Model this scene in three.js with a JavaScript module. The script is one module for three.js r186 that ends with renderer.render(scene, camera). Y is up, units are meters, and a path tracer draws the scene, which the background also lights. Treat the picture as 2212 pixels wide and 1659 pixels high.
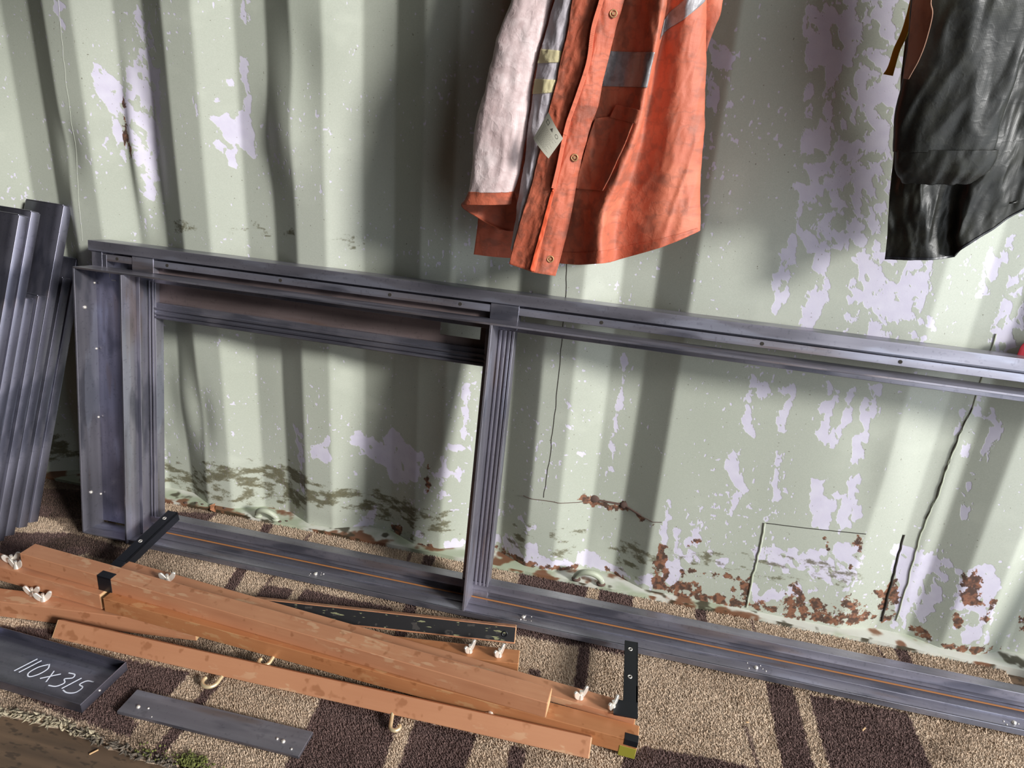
import * as THREE from 'three';
import { RoundedBoxGeometry } from 'three/addons/geometries/RoundedBoxGeometry.js';
import { mergeGeometries, toCreasedNormals } from 'three/addons/utils/BufferGeometryUtils.js';
import { RectAreaLightUniformsLib } from 'three/addons/lights/RectAreaLightUniformsLib.js';

// ---------------------------------------------------------------- camera, daylight, exposure
const scene = new THREE.Scene();
const camera = new THREE.PerspectiveCamera(56.632, 2212 / 1659, 0.02, 60);
{
  const m = new THREE.Matrix4().set(
    0.972501, -0.146509, 0.181041, 1.04858,
    0.07149, 0.927607, 0.366652, 1.01862,
    -0.221653, -0.343627, 0.912573, 1.39933, 0, 0, 0, 1);
  m.decompose(camera.position, camera.quaternion, camera.scale);
}
scene.add(camera);
scene.background = new THREE.Color(0.62, 0.70, 0.80);            // overcast sky outside the open container doors
RectAreaLightUniformsLib.init();
const daylight = new THREE.RectAreaLight(new THREE.Color(0.93, 0.97, 1.0), 2.0, 2.2, 2.3);   // skylight in the open end of the container
daylight.position.set(2.15, 1.17, 1.20);
daylight.lookAt(0, 1.17, 1.20);
scene.add(daylight);
const sun = new THREE.DirectionalLight(new THREE.Color(1.0, 0.985, 0.96), 5.4);                 // low veiled sun shining in through the open end, soft edged
sun.position.set(0.9 + 0.812 * 8, 0.4 + 0.372 * 8, 0.1 + 0.45 * 8); sun.target.position.set(0.9, 0.4, 0.1); sun.shadow.radius = 18;
sun.castShadow = true; sun.shadow.mapSize.set(2048, 2048); Object.assign(sun.shadow.camera, { left: -3, right: 3, top: 3, bottom: -3, near: 0.1, far: 16 });
scene.add(sun, sun.target);
const renderer = new THREE.WebGLRenderer({ antialias: true });
renderer.toneMapping = THREE.LinearToneMapping;
renderer.toneMappingExposure = 0.90;
renderer.shadowMap.enabled = true;

// ---------------------------------------------------------------- helpers
let seed = 20240611;
const rnd = () => { seed |= 0; seed = seed + 0x6D2B79F5 | 0; let t = Math.imul(seed ^ seed >>> 15, 1 | seed); t = t + Math.imul(t ^ t >>> 7, 61 | t) ^ t; return ((t ^ t >>> 14) >>> 0) / 4294967296; };
const rr = (a, b) => a + (b - a) * rnd();
const PERM = new Float32Array(65536); for (let i = 0; i < 65536; i++) PERM[i] = rnd();
const hash = (x, y) => PERM[((x * 73856093) ^ (y * 19349663)) & 65535];
function vn(x, y) { const xi = Math.floor(x), yi = Math.floor(y), fx = x - xi, fy = y - yi, u = fx * fx * (3 - 2 * fx), v = fy * fy * (3 - 2 * fy);
  const a = hash(xi, yi), b = hash(xi + 1, yi), c = hash(xi, yi + 1), d = hash(xi + 1, yi + 1); return a + (b - a) * u + (c - a) * v + (a - b - c + d) * u * v; }
function fbm(x, y, o = 4) { let s = 0, a = 0.5, t = 0; for (let i = 0; i < o; i++) { s += a * vn(x, y); t += a; x = x * 2.03 + 17.3; y = y * 2.03 + 5.7; a *= 0.5; } return s / t; }
const clamp = (x, a = 0, b = 1) => Math.min(b, Math.max(a, x));
const sstep = (a, b, x) => { const t = clamp((x - a) / (b - a)); return t * t * (3 - 2 * t); };
const mix = (a, b, t) => a + (b - a) * t;
const mix3 = (a, b, t) => [a[0] + (b[0] - a[0]) * t, a[1] + (b[1] - a[1]) * t, a[2] + (b[2] - a[2]) * t];

const used = {};
function numbered(n) { if (!(n in used)) { used[n] = 0; return n; } used[n]++; return n + '_' + String(used[n]).padStart(3, '0'); }
function tag(o, label, category, group, kind) { if (label) o.userData.label = label; if (category) o.userData.category = category; if (group) o.userData.group = group; if (kind) o.userData.kind = kind; return o; }
function thing(name, label, category, group, pos = [0, 0, 0]) { const g = new THREE.Group(); g.name = numbered(name); g.position.set(...pos); scene.add(g); return tag(g, label, category, group); }
function part(name, geo, mat, parent, label) { const m = new THREE.Mesh(geo, mat); m.name = parent === scene ? numbered(name) : name; m.castShadow = m.receiveShadow = true; parent.add(m); if (label) m.userData.label = label; return m; }
function structure(name, geo, mat, label) { const m = geo ? part(name, geo, mat, scene) : thing(name); m.userData.kind = 'structure'; if (label) m.userData.label = label; return m; }
// uv in metres, taken from the side each face points to
function metreUV(g, s = 1, ox = 0, oy = 0) {
  if (g.index) g = g.toNonIndexed();
  const p = g.attributes.position, n = g.attributes.normal, uv = new Float32Array(p.count * 2);
  for (let i = 0; i < p.count; i++) { const ax = Math.abs(n.getX(i)), ay = Math.abs(n.getY(i)), az = Math.abs(n.getZ(i)); let u, v;
    if (az >= ax && az >= ay) { u = p.getX(i); v = p.getY(i); } else if (ay >= ax) { u = p.getX(i); v = p.getZ(i) + 0.37; } else { u = p.getZ(i) + 0.71; v = p.getY(i); }
    uv[2 * i] = u * s + ox; uv[2 * i + 1] = v * s + oy; }
  g.setAttribute('uv', new THREE.BufferAttribute(uv, 2)); return g;
}
function bx(x0, x1, y0, y1, z0, z1, r = 0.0008) {               // box between two corners with softened edges
  const w = x1 - x0, h = y1 - y0, d = z1 - z0; r = Math.min(r, w * 0.45, h * 0.45, d * 0.45);
  const g = new RoundedBoxGeometry(w, h, d, 1, r); g.translate((x0 + x1) / 2, (y0 + y1) / 2, (z0 + z1) / 2); const m = metreUV(g, 1, x0 * 0.37, y0 * 0.21); if (h > w && h > d) { const a = m.attributes.uv; for (let i = 0; i < a.count; i++) a.setXY(i, a.getY(i), a.getX(i)); } return m;
}
const join = (...gs) => mergeGeometries(gs.flat().map(g => { const n = g.index ? g.toNonIndexed() : g; for (const k of Object.keys(n.attributes)) if (!['position', 'normal', 'uv'].includes(k)) n.deleteAttribute(k); return n; }));
function tube(points, r, seg = 24, rad = 8, closed = false) { return new THREE.TubeGeometry(new THREE.CatmullRomCurve3(points.map(p => new THREE.Vector3(...p)), closed), seg, r, rad, closed); }

// ---------------------------------------------------------------- textures
function dataTex(w, h, fn, srgb = true, repeat) {
  const d = new Uint8Array(w * h * 4);
  for (let j = 0; j < h; j++) for (let i = 0; i < w; i++) { const c = fn(i / w, j / h, i, j), o = (j * w + i) * 4; d[o] = c[0]; d[o + 1] = c[1]; d[o + 2] = c[2]; d[o + 3] = 255; }
  const t = new THREE.DataTexture(d, w, h); t.magFilter = THREE.LinearFilter; t.minFilter = THREE.LinearMipmapLinearFilter; t.generateMipmaps = true; t.colorSpace = srgb ? THREE.SRGBColorSpace : THREE.NoColorSpace;
  t.wrapS = t.wrapT = THREE.RepeatWrapping; if (repeat) t.repeat.set(...repeat); t.needsUpdate = true; return t;
}
// noise that repeats over the unit square
function tileNoise(u, v, fx, fy, o = 4) { const a = sstep(0.75, 1, u), b = sstep(0.75, 1, v);
  const f = (x, y) => fbm(x * fx + 31, y * fy + 77, o); let n = f(u, v); if (a > 0) n = mix(n, f(u - 1, v), a); if (b > 0) n = mix(n, a > 0 ? mix(f(u, v - 1), f(u - 1, v - 1), a) : f(u, v - 1), b); return n; }

// measured marks, metres: wall marks [p bare primer | r rust | g mould, cover, outline (X,Y)], carpet dye blocks and one painted shade patch (X,Z), cloth nets (X,Y,Z)
const WALL_MARKS = [["p",0.9,[[-0.186,1.039],[-0.17,1.038],[-0.158,1.017],[-0.143,1.002],[-0.14,0.976],[-0.15,0.927],[-0.149,0.875],[-0.149,0.834],[-0.154,0.847],[-0.164,0.878],[-0.165,0.919],[-0.169,0.943],[-0.18,0.966],[-0.188,0.995]]],
["p",0.72,[[-0.13,1.003],[-0.087,1.074],[-0.056,1.056],[-0.029,1.028],[-0.035,0.969],[-0.049,0.901],[-0.077,0.842],[-0.092,0.757],[-0.111,0.744],[-0.128,0.776],[-0.122,0.791],[-0.109,0.789],[-0.13,0.859],[-0.14,0.907],[-0.138,0.962]]],
["p",0.5,[[-0.093,1.149],[-0.07,1.14],[-0.025,1.078],[-0.036,1.056],[-0.08,1.068],[-0.084,1.103],[-0.093,1.121]]],
["p",1,[[0.061,0.969],[0.069,0.97],[0.06,0.923],[0.081,0.898],[0.116,0.893],[0.09,0.948],[0.087,0.952],[0.105,0.95],[0.126,0.964],[0.137,0.952],[0.153,0.96],[0.159,0.996],[0.142,1.027],[0.145,1.062],[0.164,1.066],[0.162,1.031],[0.174,0.994],[0.164,0.954],[0.169,0.918],[0.166,0.87],[0.15,0.872],[0.129,0.894],[0.13,0.874],[0.125,0.843],[0.113,0.849],[0.109,0.883],[0.08,0.891],[0.059,0.913]]],
["p",0.7,[[0.157,1.169],[0.179,1.17],[0.177,1.14],[0.152,1.111],[0.15,1.133]]],
["p",1,[[0.117,1.023],[0.128,1.022],[0.126,1.013],[0.117,1.012]]],
["p",1,[[0.088,0.976],[0.101,0.981],[0.106,0.977],[0.098,0.973]]],
["p",0.7,[[-0.243,1.143],[-0.227,1.135],[-0.235,1.113],[-0.231,1.069],[-0.238,1.072],[-0.247,1.116]]],
["r",0.9,[[-0.138,0.976],[-0.136,0.949],[-0.137,0.894],[-0.127,0.859],[-0.132,0.841],[-0.141,0.865],[-0.144,0.921]]],
["p",1,[[0.392,0.272],[0.405,0.268],[0.418,0.244],[0.459,0.255],[0.492,0.285],[0.516,0.272],[0.543,0.264],[0.561,0.257],[0.573,0.256],[0.571,0.213],[0.562,0.182],[0.522,0.151],[0.49,0.139],[0.469,0.176],[0.444,0.188],[0.415,0.197],[0.388,0.202],[0.399,0.214],[0.391,0.238]]],
["p",0.85,[[0.291,0.205],[0.305,0.227],[0.342,0.254],[0.343,0.201],[0.34,0.176],[0.33,0.178],[0.304,0.19]]],
["p",1,[[0.654,0.441],[0.677,0.434],[0.668,0.416],[0.672,0.376],[0.669,0.342],[0.666,0.292],[0.658,0.299],[0.659,0.343],[0.659,0.389]]],
["p",0.95,[[0.634,0.286],[0.652,0.28],[0.683,0.283],[0.684,0.263],[0.652,0.265],[0.634,0.273]]],
["p",0.95,[[0.589,0.212],[0.618,0.212],[0.623,0.249],[0.632,0.216],[0.643,0.212],[0.631,0.183],[0.628,0.136],[0.618,0.139],[0.619,0.189],[0.593,0.199]]],
["p",0.95,[[0.427,0.06],[0.442,0.063],[0.452,0.041],[0.432,0.006],[0.414,-0.008],[0.393,-0.003],[0.403,0.019],[0.42,0.036]]],
["p",0.8,[[0.241,0.261],[0.263,0.256],[0.266,0.227],[0.27,0.209],[0.273,0.148],[0.269,0.076],[0.255,0.105],[0.249,0.172]]],
["p",0.9,[[0.636,0.016],[0.659,0.034],[0.68,0.024],[0.678,0.004],[0.655,-0.006],[0.639,-0.0]]],
["p",0.9,[[0.564,0.038],[0.58,0.033],[0.581,0.017],[0.565,0.017]]],
["p",0.8,[[0.652,0.247],[0.658,0.26],[0.661,0.214],[0.662,0.164],[0.658,0.168]]],
["p",0.9,[[0.995,0.561],[1.003,0.551],[1.005,0.501],[1.009,0.429],[1.003,0.395],[1.002,0.356],[0.997,0.355],[0.996,0.394],[1.001,0.433],[0.998,0.5]]],
["p",0.6,[[0.895,0.448],[0.902,0.446],[0.903,0.387],[0.907,0.378],[0.902,0.379],[0.896,0.41]]],
["p",0.85,[[0.997,0.339],[1.004,0.328],[1.009,0.276],[1.004,0.274],[1.0,0.311]]],
["p",0.8,[[0.741,0.109],[0.781,0.131],[0.78,0.107],[0.752,0.096]]],
["p",0.7,[[0.782,0.139],[0.818,0.155],[0.827,0.133],[0.85,0.113],[0.834,0.095],[0.804,0.128]]],
["p",0.9,[[0.831,0.052],[0.859,0.074],[0.874,0.042],[0.899,0.03],[0.947,0.026],[0.953,0.05],[0.993,0.052],[1.019,0.03],[1.048,0.035],[1.103,0.009],[1.022,0.006],[0.956,0.014],[0.901,0.01],[0.835,0.005]]],
["p",0.8,[[0.74,0.053],[0.762,0.047],[0.77,0.026],[0.781,0.064],[0.83,0.027],[0.828,0.005],[0.778,0.016],[0.742,0.014]]],
["p",0.95,[[1.152,0.085],[1.182,0.099],[1.192,0.067],[1.183,0.032],[1.16,0.02]]],
["p",0.9,[[1.101,0.025],[1.127,0.048],[1.133,0.017],[1.107,0.011]]],
["p",0.95,[[1.13,0.249],[1.141,0.248],[1.147,0.137],[1.14,0.129],[1.135,0.167],[1.136,0.2]]],
["p",0.8,[[0.949,0.225],[0.954,0.225],[0.952,0.254],[0.932,0.312],[0.938,0.308],[0.953,0.257],[0.96,0.211]]],
["p",0.56,[[1.216,1.21],[1.265,1.224],[1.376,1.228],[1.397,1.103],[1.423,0.948],[1.419,0.915],[1.423,0.819],[1.326,0.804],[1.281,0.792],[1.261,0.934],[1.238,1.062],[1.222,1.167]]],
["p",0.95,[[1.325,1.11],[1.389,1.123],[1.397,1.054],[1.35,1.057],[1.329,1.077]]],
["p",0.75,[[1.219,1.21],[1.264,1.212],[1.256,1.139],[1.228,1.152],[1.22,1.175]]],
["p",0.9,[[1.252,0.796],[1.282,0.803],[1.29,0.73],[1.276,0.675],[1.263,0.677],[1.267,0.739]]],
["p",0.85,[[1.31,0.817],[1.343,0.803],[1.358,0.724],[1.338,0.668],[1.318,0.666],[1.327,0.735]]],
["p",0.6,[[1.375,0.814],[1.511,0.808],[1.534,0.695],[1.399,0.677]]],
["p",0.42,[[1.07,1.146],[1.117,1.131],[1.137,1.022],[1.119,0.988],[1.082,1.032],[1.091,0.952],[1.086,0.985]]],
["p",0.95,[[1.256,0.794],[1.277,0.837],[1.285,0.818],[1.289,0.754],[1.284,0.726],[1.272,0.674],[1.264,0.684],[1.278,0.721],[1.261,0.73]]],
["p",0.95,[[1.327,0.792],[1.328,0.803],[1.354,0.752],[1.361,0.721],[1.345,0.652],[1.328,0.66],[1.335,0.697],[1.34,0.733]]],
["p",0.72,[[1.379,0.798],[1.435,0.811],[1.46,0.765],[1.471,0.691],[1.489,0.658],[1.432,0.649],[1.431,0.689],[1.389,0.739]]],
["p",0.8,[[1.488,0.785],[1.508,0.807],[1.515,0.738],[1.489,0.693],[1.476,0.698],[1.492,0.745]]],
["p",0.9,[[1.522,0.717],[1.541,0.71],[1.561,0.687],[1.549,0.683]]],
["p",0.9,[[1.514,0.677],[1.544,0.669],[1.528,0.666]]],
["p",0.9,[[1.254,0.548],[1.29,0.544],[1.29,0.507],[1.258,0.51],[1.269,0.452],[1.278,0.421],[1.254,0.433],[1.251,0.509]]],
["p",0.85,[[1.309,0.526],[1.335,0.546],[1.343,0.501],[1.334,0.443],[1.326,0.442],[1.321,0.481],[1.33,0.514]]],
["p",0.95,[[1.394,0.563],[1.417,0.544],[1.418,0.509],[1.418,0.466],[1.417,0.43],[1.397,0.442],[1.401,0.479],[1.392,0.505],[1.41,0.523]]],
["p",0.95,[[1.434,0.55],[1.448,0.567],[1.453,0.503],[1.449,0.455],[1.429,0.424],[1.421,0.451],[1.433,0.48]]],
["p",0.85,[[1.465,0.566],[1.492,0.567],[1.494,0.51],[1.492,0.471],[1.488,0.398],[1.473,0.387],[1.468,0.447],[1.465,0.486]]],
["p",0.95,[[1.242,0.369],[1.266,0.398],[1.263,0.339],[1.284,0.299],[1.273,0.271],[1.265,0.233],[1.266,0.287],[1.243,0.343]]],
["p",0.8,[[1.326,0.405],[1.34,0.404],[1.342,0.358],[1.356,0.292],[1.345,0.281]]],
["p",0.95,[[1.406,0.353],[1.436,0.351],[1.434,0.303],[1.447,0.271],[1.449,0.236],[1.424,0.258],[1.412,0.299]]],
["p",0.9,[[1.474,0.354],[1.495,0.375],[1.502,0.317],[1.524,0.287],[1.51,0.267],[1.488,0.237],[1.474,0.277],[1.492,0.315]]],
["p",0.95,[[1.445,0.327],[1.463,0.326],[1.466,0.288],[1.456,0.278]]],
["p",0.9,[[1.692,0.561],[1.704,0.539],[1.724,0.507],[1.712,0.484],[1.709,0.428],[1.702,0.437],[1.703,0.519]]],
["p",0.9,[[1.698,0.407],[1.706,0.406],[1.708,0.362],[1.715,0.345],[1.716,0.305],[1.7,0.311],[1.7,0.359]]],
["p",0.6,[[1.607,0.831],[1.64,0.863],[1.637,0.824],[1.635,0.761],[1.606,0.751],[1.606,0.771]]],
["p",0.5,[[1.649,0.792],[1.672,0.811],[1.711,0.671],[1.675,0.645],[1.66,0.674]]],
["p",0.4,[[1.639,0.551],[1.689,0.571],[1.691,0.476],[1.668,0.399],[1.653,0.428]]],
["p",0.7,[[1.323,0.159],[1.355,0.174],[1.456,0.189],[1.534,0.231],[1.553,0.126],[1.54,0.09],[1.472,0.118],[1.424,0.129],[1.401,0.119],[1.342,0.132]]],
["p",0.75,[[1.335,0.077],[1.352,0.081],[1.362,0.047],[1.439,0.106],[1.476,0.084],[1.356,0.022]]],
["p",0.85,[[1.586,0.216],[1.649,0.219],[1.693,0.223],[1.688,0.144],[1.677,0.101],[1.674,0.018],[1.651,0.013],[1.638,0.131]]],
["p",0.9,[[1.728,0.195],[1.781,0.225],[1.815,0.174],[1.8,0.133],[1.813,0.101],[1.74,0.102],[1.739,0.153]]],
["p",0.9,[[1.264,0.303],[1.288,0.299],[1.272,0.225],[1.264,0.228],[1.266,0.278]]],
["p",0.85,[[1.445,0.33],[1.471,0.32],[1.465,0.241],[1.432,0.238],[1.41,0.307],[1.433,0.296]]],
["p",0.8,[[1.481,0.345],[1.5,0.349],[1.511,0.304],[1.497,0.248],[1.474,0.247]]],
["p",0.95,[[1.149,0.093],[1.183,0.091],[1.196,0.03],[1.16,0.017]]],
["p",0.6,[[1.756,0.143],[1.81,0.19],[1.835,0.018],[1.783,0.027]]],
["p",0.95,[[1.133,0.187],[1.147,0.19],[1.15,0.124],[1.138,0.104]]],
["p",0.8,[[1.258,0.117],[1.291,0.138],[1.29,0.102],[1.272,0.098]]],
["p",0.45,[[1.157,0.175],[1.216,0.196],[1.263,0.132],[1.208,0.088],[1.17,0.111]]],
["p",0.6,[[1.668,0.121],[1.67,0.216],[1.717,0.218],[1.722,0.101],[1.7,0.044]]],
["p",0.55,[[1.12,0.044],[1.145,0.032],[1.135,-0.009],[1.127,-0.01]]],
["r",0.9,[[1.132,0.127],[1.151,0.131],[1.168,0.014],[1.131,0.005],[1.132,0.08]]],
["r",0.75,[[1.167,0.023],[1.195,0.048],[1.234,0.043],[1.249,0.019],[1.292,0.03],[1.338,0.018],[1.341,0.0],[1.242,-0.006],[1.169,0.005]]],
["r",0.62,[[1.352,0.04],[1.401,0.034],[1.417,0.096],[1.433,0.1],[1.444,0.067],[1.52,0.059],[1.545,0.099],[1.596,0.046],[1.621,0.037],[1.604,0.014],[1.531,0.007],[1.425,0.003],[1.363,0.005]]],
["r",0.7,[[1.616,0.109],[1.625,0.137],[1.636,0.139],[1.645,0.093],[1.649,0.021],[1.629,0.016],[1.616,0.046]]],
["r",0.85,[[1.74,0.184],[1.759,0.203],[1.78,0.166],[1.804,0.125],[1.786,0.12],[1.746,0.123],[1.738,0.149]]],
["r",0.95,[[1.746,0.08],[1.757,0.094],[1.776,0.079],[1.766,0.061],[1.747,0.065]]],
["r",0.9,[[1.685,0.021],[1.702,0.036],[1.732,0.022],[1.73,0.007],[1.707,-0.0]]],
["r",0.7,[[1.189,0.077],[1.3,0.087],[1.312,0.049],[1.304,0.046],[1.295,0.074],[1.205,0.068],[1.207,0.033],[1.2,0.031]]],
["r",0.7,[[1.744,0.011],[1.8,0.022],[1.861,0.023],[1.875,0.007],[1.816,0.004],[1.756,0.002]]],
["r",0.9,[[1.591,0.102],[1.613,0.102],[1.612,0.084],[1.598,0.087]]],
["r",0.75,[[1.316,0.086],[1.337,0.091],[1.347,0.02],[1.324,0.024]]],
["r",0.95,[[1.2,0.149],[1.214,0.154],[1.217,0.144],[1.204,0.137]]],
["r",0.95,[[1.19,0.14],[1.199,0.143],[1.2,0.134],[1.193,0.131]]],
["r",0.9,[[1.889,0.088],[1.903,0.096],[1.914,0.059],[1.898,0.059]]],
["r",0.5,[[1.511,0.23],[1.533,0.235],[1.547,0.152],[1.531,0.158]]],
["r",0.8,[[1.464,0.216],[1.472,0.209],[1.476,0.193],[1.468,0.196]]],
["r",0.5,[[1.796,0.127],[1.81,0.156],[1.814,0.088],[1.806,0.086]]],
["r",0.75,[[0.742,0.017],[0.778,0.019],[0.834,0.012],[0.901,0.013],[0.959,0.019],[0.966,0.002],[0.896,-0.004],[0.83,-0.01],[0.762,-0.007]]],
["r",0.95,[[0.943,0.2],[0.964,0.204],[0.977,0.187],[1.029,0.189],[1.045,0.198],[1.056,0.182],[1.036,0.172],[0.973,0.177],[0.949,0.179]]],
["r",0.6,[[1.055,0.185],[1.099,0.184],[1.108,0.177],[1.089,0.173]]],
["r",0.7,[[1.021,0.016],[1.105,-0.001],[1.094,-0.008],[1.025,0.003]]],
["r",0.8,[[0.565,0.009],[0.597,0.009],[0.632,-0.01],[0.585,-0.018],[0.566,-0.015]]],
["r",0.6,[[0.583,0.229],[0.591,0.227],[0.591,0.151],[0.587,0.15]]],
["g",0.75,[[1.032,0.071],[1.082,0.099],[1.113,0.086],[1.111,0.041],[1.085,0.032],[1.044,0.043]]],
["g",0.7,[[0.788,0.068],[0.832,0.108],[0.84,0.052],[0.803,0.051]]],
["g",0.95,[[0.896,0.065],[0.925,0.077],[0.939,0.051],[0.909,0.044]]],
["g",0.5,[[0.893,0.098],[0.951,0.122],[0.954,0.091],[0.907,0.069]]],
["g",0.72,[[-0.165,0.109],[-0.127,0.09],[-0.076,0.06],[0.002,0.108],[0.196,0.139],[0.288,0.153],[0.287,0.102],[0.071,0.038],[-0.006,0.047],[-0.08,0.025],[-0.172,0.035]]],
["g",0.45,[[-0.172,0.035],[-0.08,0.025],[0.006,0.046],[0.286,0.092],[0.285,0.054],[0.002,0.006],[-0.176,-0.015]]],
["g",0.75,[[0.179,0.092],[0.282,0.117],[0.348,0.115],[0.417,0.106],[0.49,0.104],[0.561,0.11],[0.562,0.068],[0.417,0.041],[0.346,0.055],[0.175,0.013]]],
["g",0.5,[[0.414,0.052],[0.561,0.086],[0.56,0.004],[0.484,-0.007]]],
["g",0.6,[[0.568,0.094],[0.634,0.108],[0.652,0.064],[0.658,0.05],[0.572,0.045]]],
["r",0.8,[[0.488,0.017],[0.508,0.031],[0.525,0.022],[0.509,-0.002],[0.49,-0.004]]],
["g",0.75,[[-0.519,0.116],[-0.456,0.113],[-0.404,0.075],[-0.411,0.034],[-0.448,0.041],[-0.535,0.038]]],
["g",0.42,[[1.105,0.097],[1.185,0.112],[1.33,0.13],[1.336,0.098],[1.191,0.073],[1.105,0.06]]],
["g",0.3,[[1.322,0.145],[1.55,0.152],[1.557,0.126],[1.331,0.094]]],
["g",0.5,[[-0.06,0.705],[0.393,0.732],[0.402,0.715],[0.374,0.707],[0.371,0.732]]]];
const WALL_SEAMS = {"joint":[[0.863,0.738],[0.867,0.663],[0.869,0.544],[0.87,0.396],[0.868,0.283],[0.864,0.194]],"crack":[[1.662,0.688],[1.665,0.54],[1.658,0.48],[1.655,0.408],[1.655,0.345],[1.649,0.289],[1.649,0.222],[1.654,0.13],[1.656,0.032]],"patch":[[1.34,0.225],[1.617,0.238],[1.63,0.022],[1.343,0.008]],"slit":[[1.617,0.244],[1.622,0.175],[1.625,0.099],[1.629,0.023]],"bead":[[1.34,0.228],[1.342,0.158],[1.341,0.085],[1.343,0.008]],"beadtop":[[1.343,0.228],[1.421,0.234],[1.538,0.244]],"scar":[[0.815,0.184],[0.881,0.188],[0.942,0.186],[0.982,0.191],[1.04,0.191],[1.084,0.183],[1.111,0.181],[1.13,0.185]],"rib":[[1.145,0.186],[1.143,0.113],[1.147,0.027]],"plate":[[1.2,0.074],[1.303,0.079],[1.309,0.015],[1.207,0.003]],"leftseam":[[-0.237,1.147],[-0.246,1.016],[-0.254,0.846],[-0.266,0.65]]};
const CARPET_MARKS = [["d",[[-0.067,0.054],[0.042,0.023],[0.035,0.092],[-0.041,0.095]]],
["d",[[0.173,0.027],[0.197,0.027],[0.269,0.358],[0.242,0.355]]],
["d",[[0.595,0.023],[0.622,0.021],[0.658,0.361],[0.633,0.358]]],
["d",[[0.304,0.241],[0.37,0.236],[0.369,0.283],[0.305,0.288]]],
["d",[[0.393,0.228],[0.596,0.227],[0.587,0.257],[0.387,0.276]]],
["d",[[0.829,0.019],[0.989,0.012],[0.99,0.097],[0.833,0.092]]],
["d",[[1.017,0.022],[1.094,0.021],[1.096,0.099],[1.019,0.097]]],
["d",[[1.231,0.011],[1.256,0.006],[1.259,0.146],[1.238,0.147]]],
["d",[[0.855,0.204],[1.097,0.203],[1.097,0.219],[1.009,0.22],[0.861,0.228]]],
["d",[[0.996,0.222],[1.018,0.219],[1.026,0.369],[1.004,0.371]]],
["d",[[0.91,0.312],[0.931,0.31],[0.935,0.33],[0.913,0.326]]],
["d",[[0.915,0.496],[0.942,0.497],[0.947,0.563],[0.922,0.57]]],
["d",[[1.105,0.463],[1.141,0.433],[1.278,0.422],[1.334,0.425],[1.326,0.513],[1.114,0.574]]],
["d",[[1.648,0.006],[1.675,0.002],[1.679,0.11],[1.652,0.113]]],
["d",[[1.412,0.089],[1.438,0.088],[1.437,0.102],[1.412,0.105]]],
["d",[[1.365,0.208],[1.418,0.209],[1.431,0.449],[1.378,0.465]]],
["d",[[1.446,0.218],[1.627,0.211],[1.636,0.391],[1.456,0.442]]],
["d",[[0.564,0.493],[0.854,0.491],[0.853,0.599],[0.575,0.68]]],
["d",[[0.195,0.514],[0.308,0.509],[0.306,0.568],[0.248,0.572],[0.246,0.621],[0.297,0.634],[0.304,0.661],[0.171,0.654],[0.063,0.639],[0.035,0.529]]],
["d",[[0.356,0.53],[0.375,0.496],[0.377,0.685],[0.353,0.683]]],
["d",[[-0.372,0.258],[-0.228,0.209],[-0.098,0.214],[-0.168,0.314],[-0.298,0.33]]],
["d",[[-0.608,0.115],[-0.275,0.019],[-0.243,0.15],[-0.496,0.217]]],  // shade at the left end painted in as a dark patch
["d",[[-0.148,0.221],[-0.031,0.221],[-0.03,0.267],[-0.123,0.271]]],
["d",[[-0.112,0.509],[0.004,0.486],[0.005,0.519],[-0.075,0.544]]],
["b",[[0.715,0.491],[0.741,0.489],[0.751,0.62],[0.725,0.628]]],
["b",[[0.989,0.012],[1.016,0.015],[1.019,0.099],[0.991,0.096]]],
["l",[[0.301,0.032],[0.304,0.285]]],
["l",[[0.56,0.014],[0.567,0.086]]],
["l",[[1.355,0.011],[1.358,0.103]]],
["l",[[1.613,0.035],[1.629,0.099]]],
["l",[[1.318,0.337],[1.334,0.423]]]];
const FRONT_EDGE = [[-0.082,0.683],[0.008,0.678],[0.064,0.677],[0.116,0.674],[0.198,0.674],[0.296,0.686],[0.367,0.688],[0.444,0.69],[0.536,0.708]];
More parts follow.
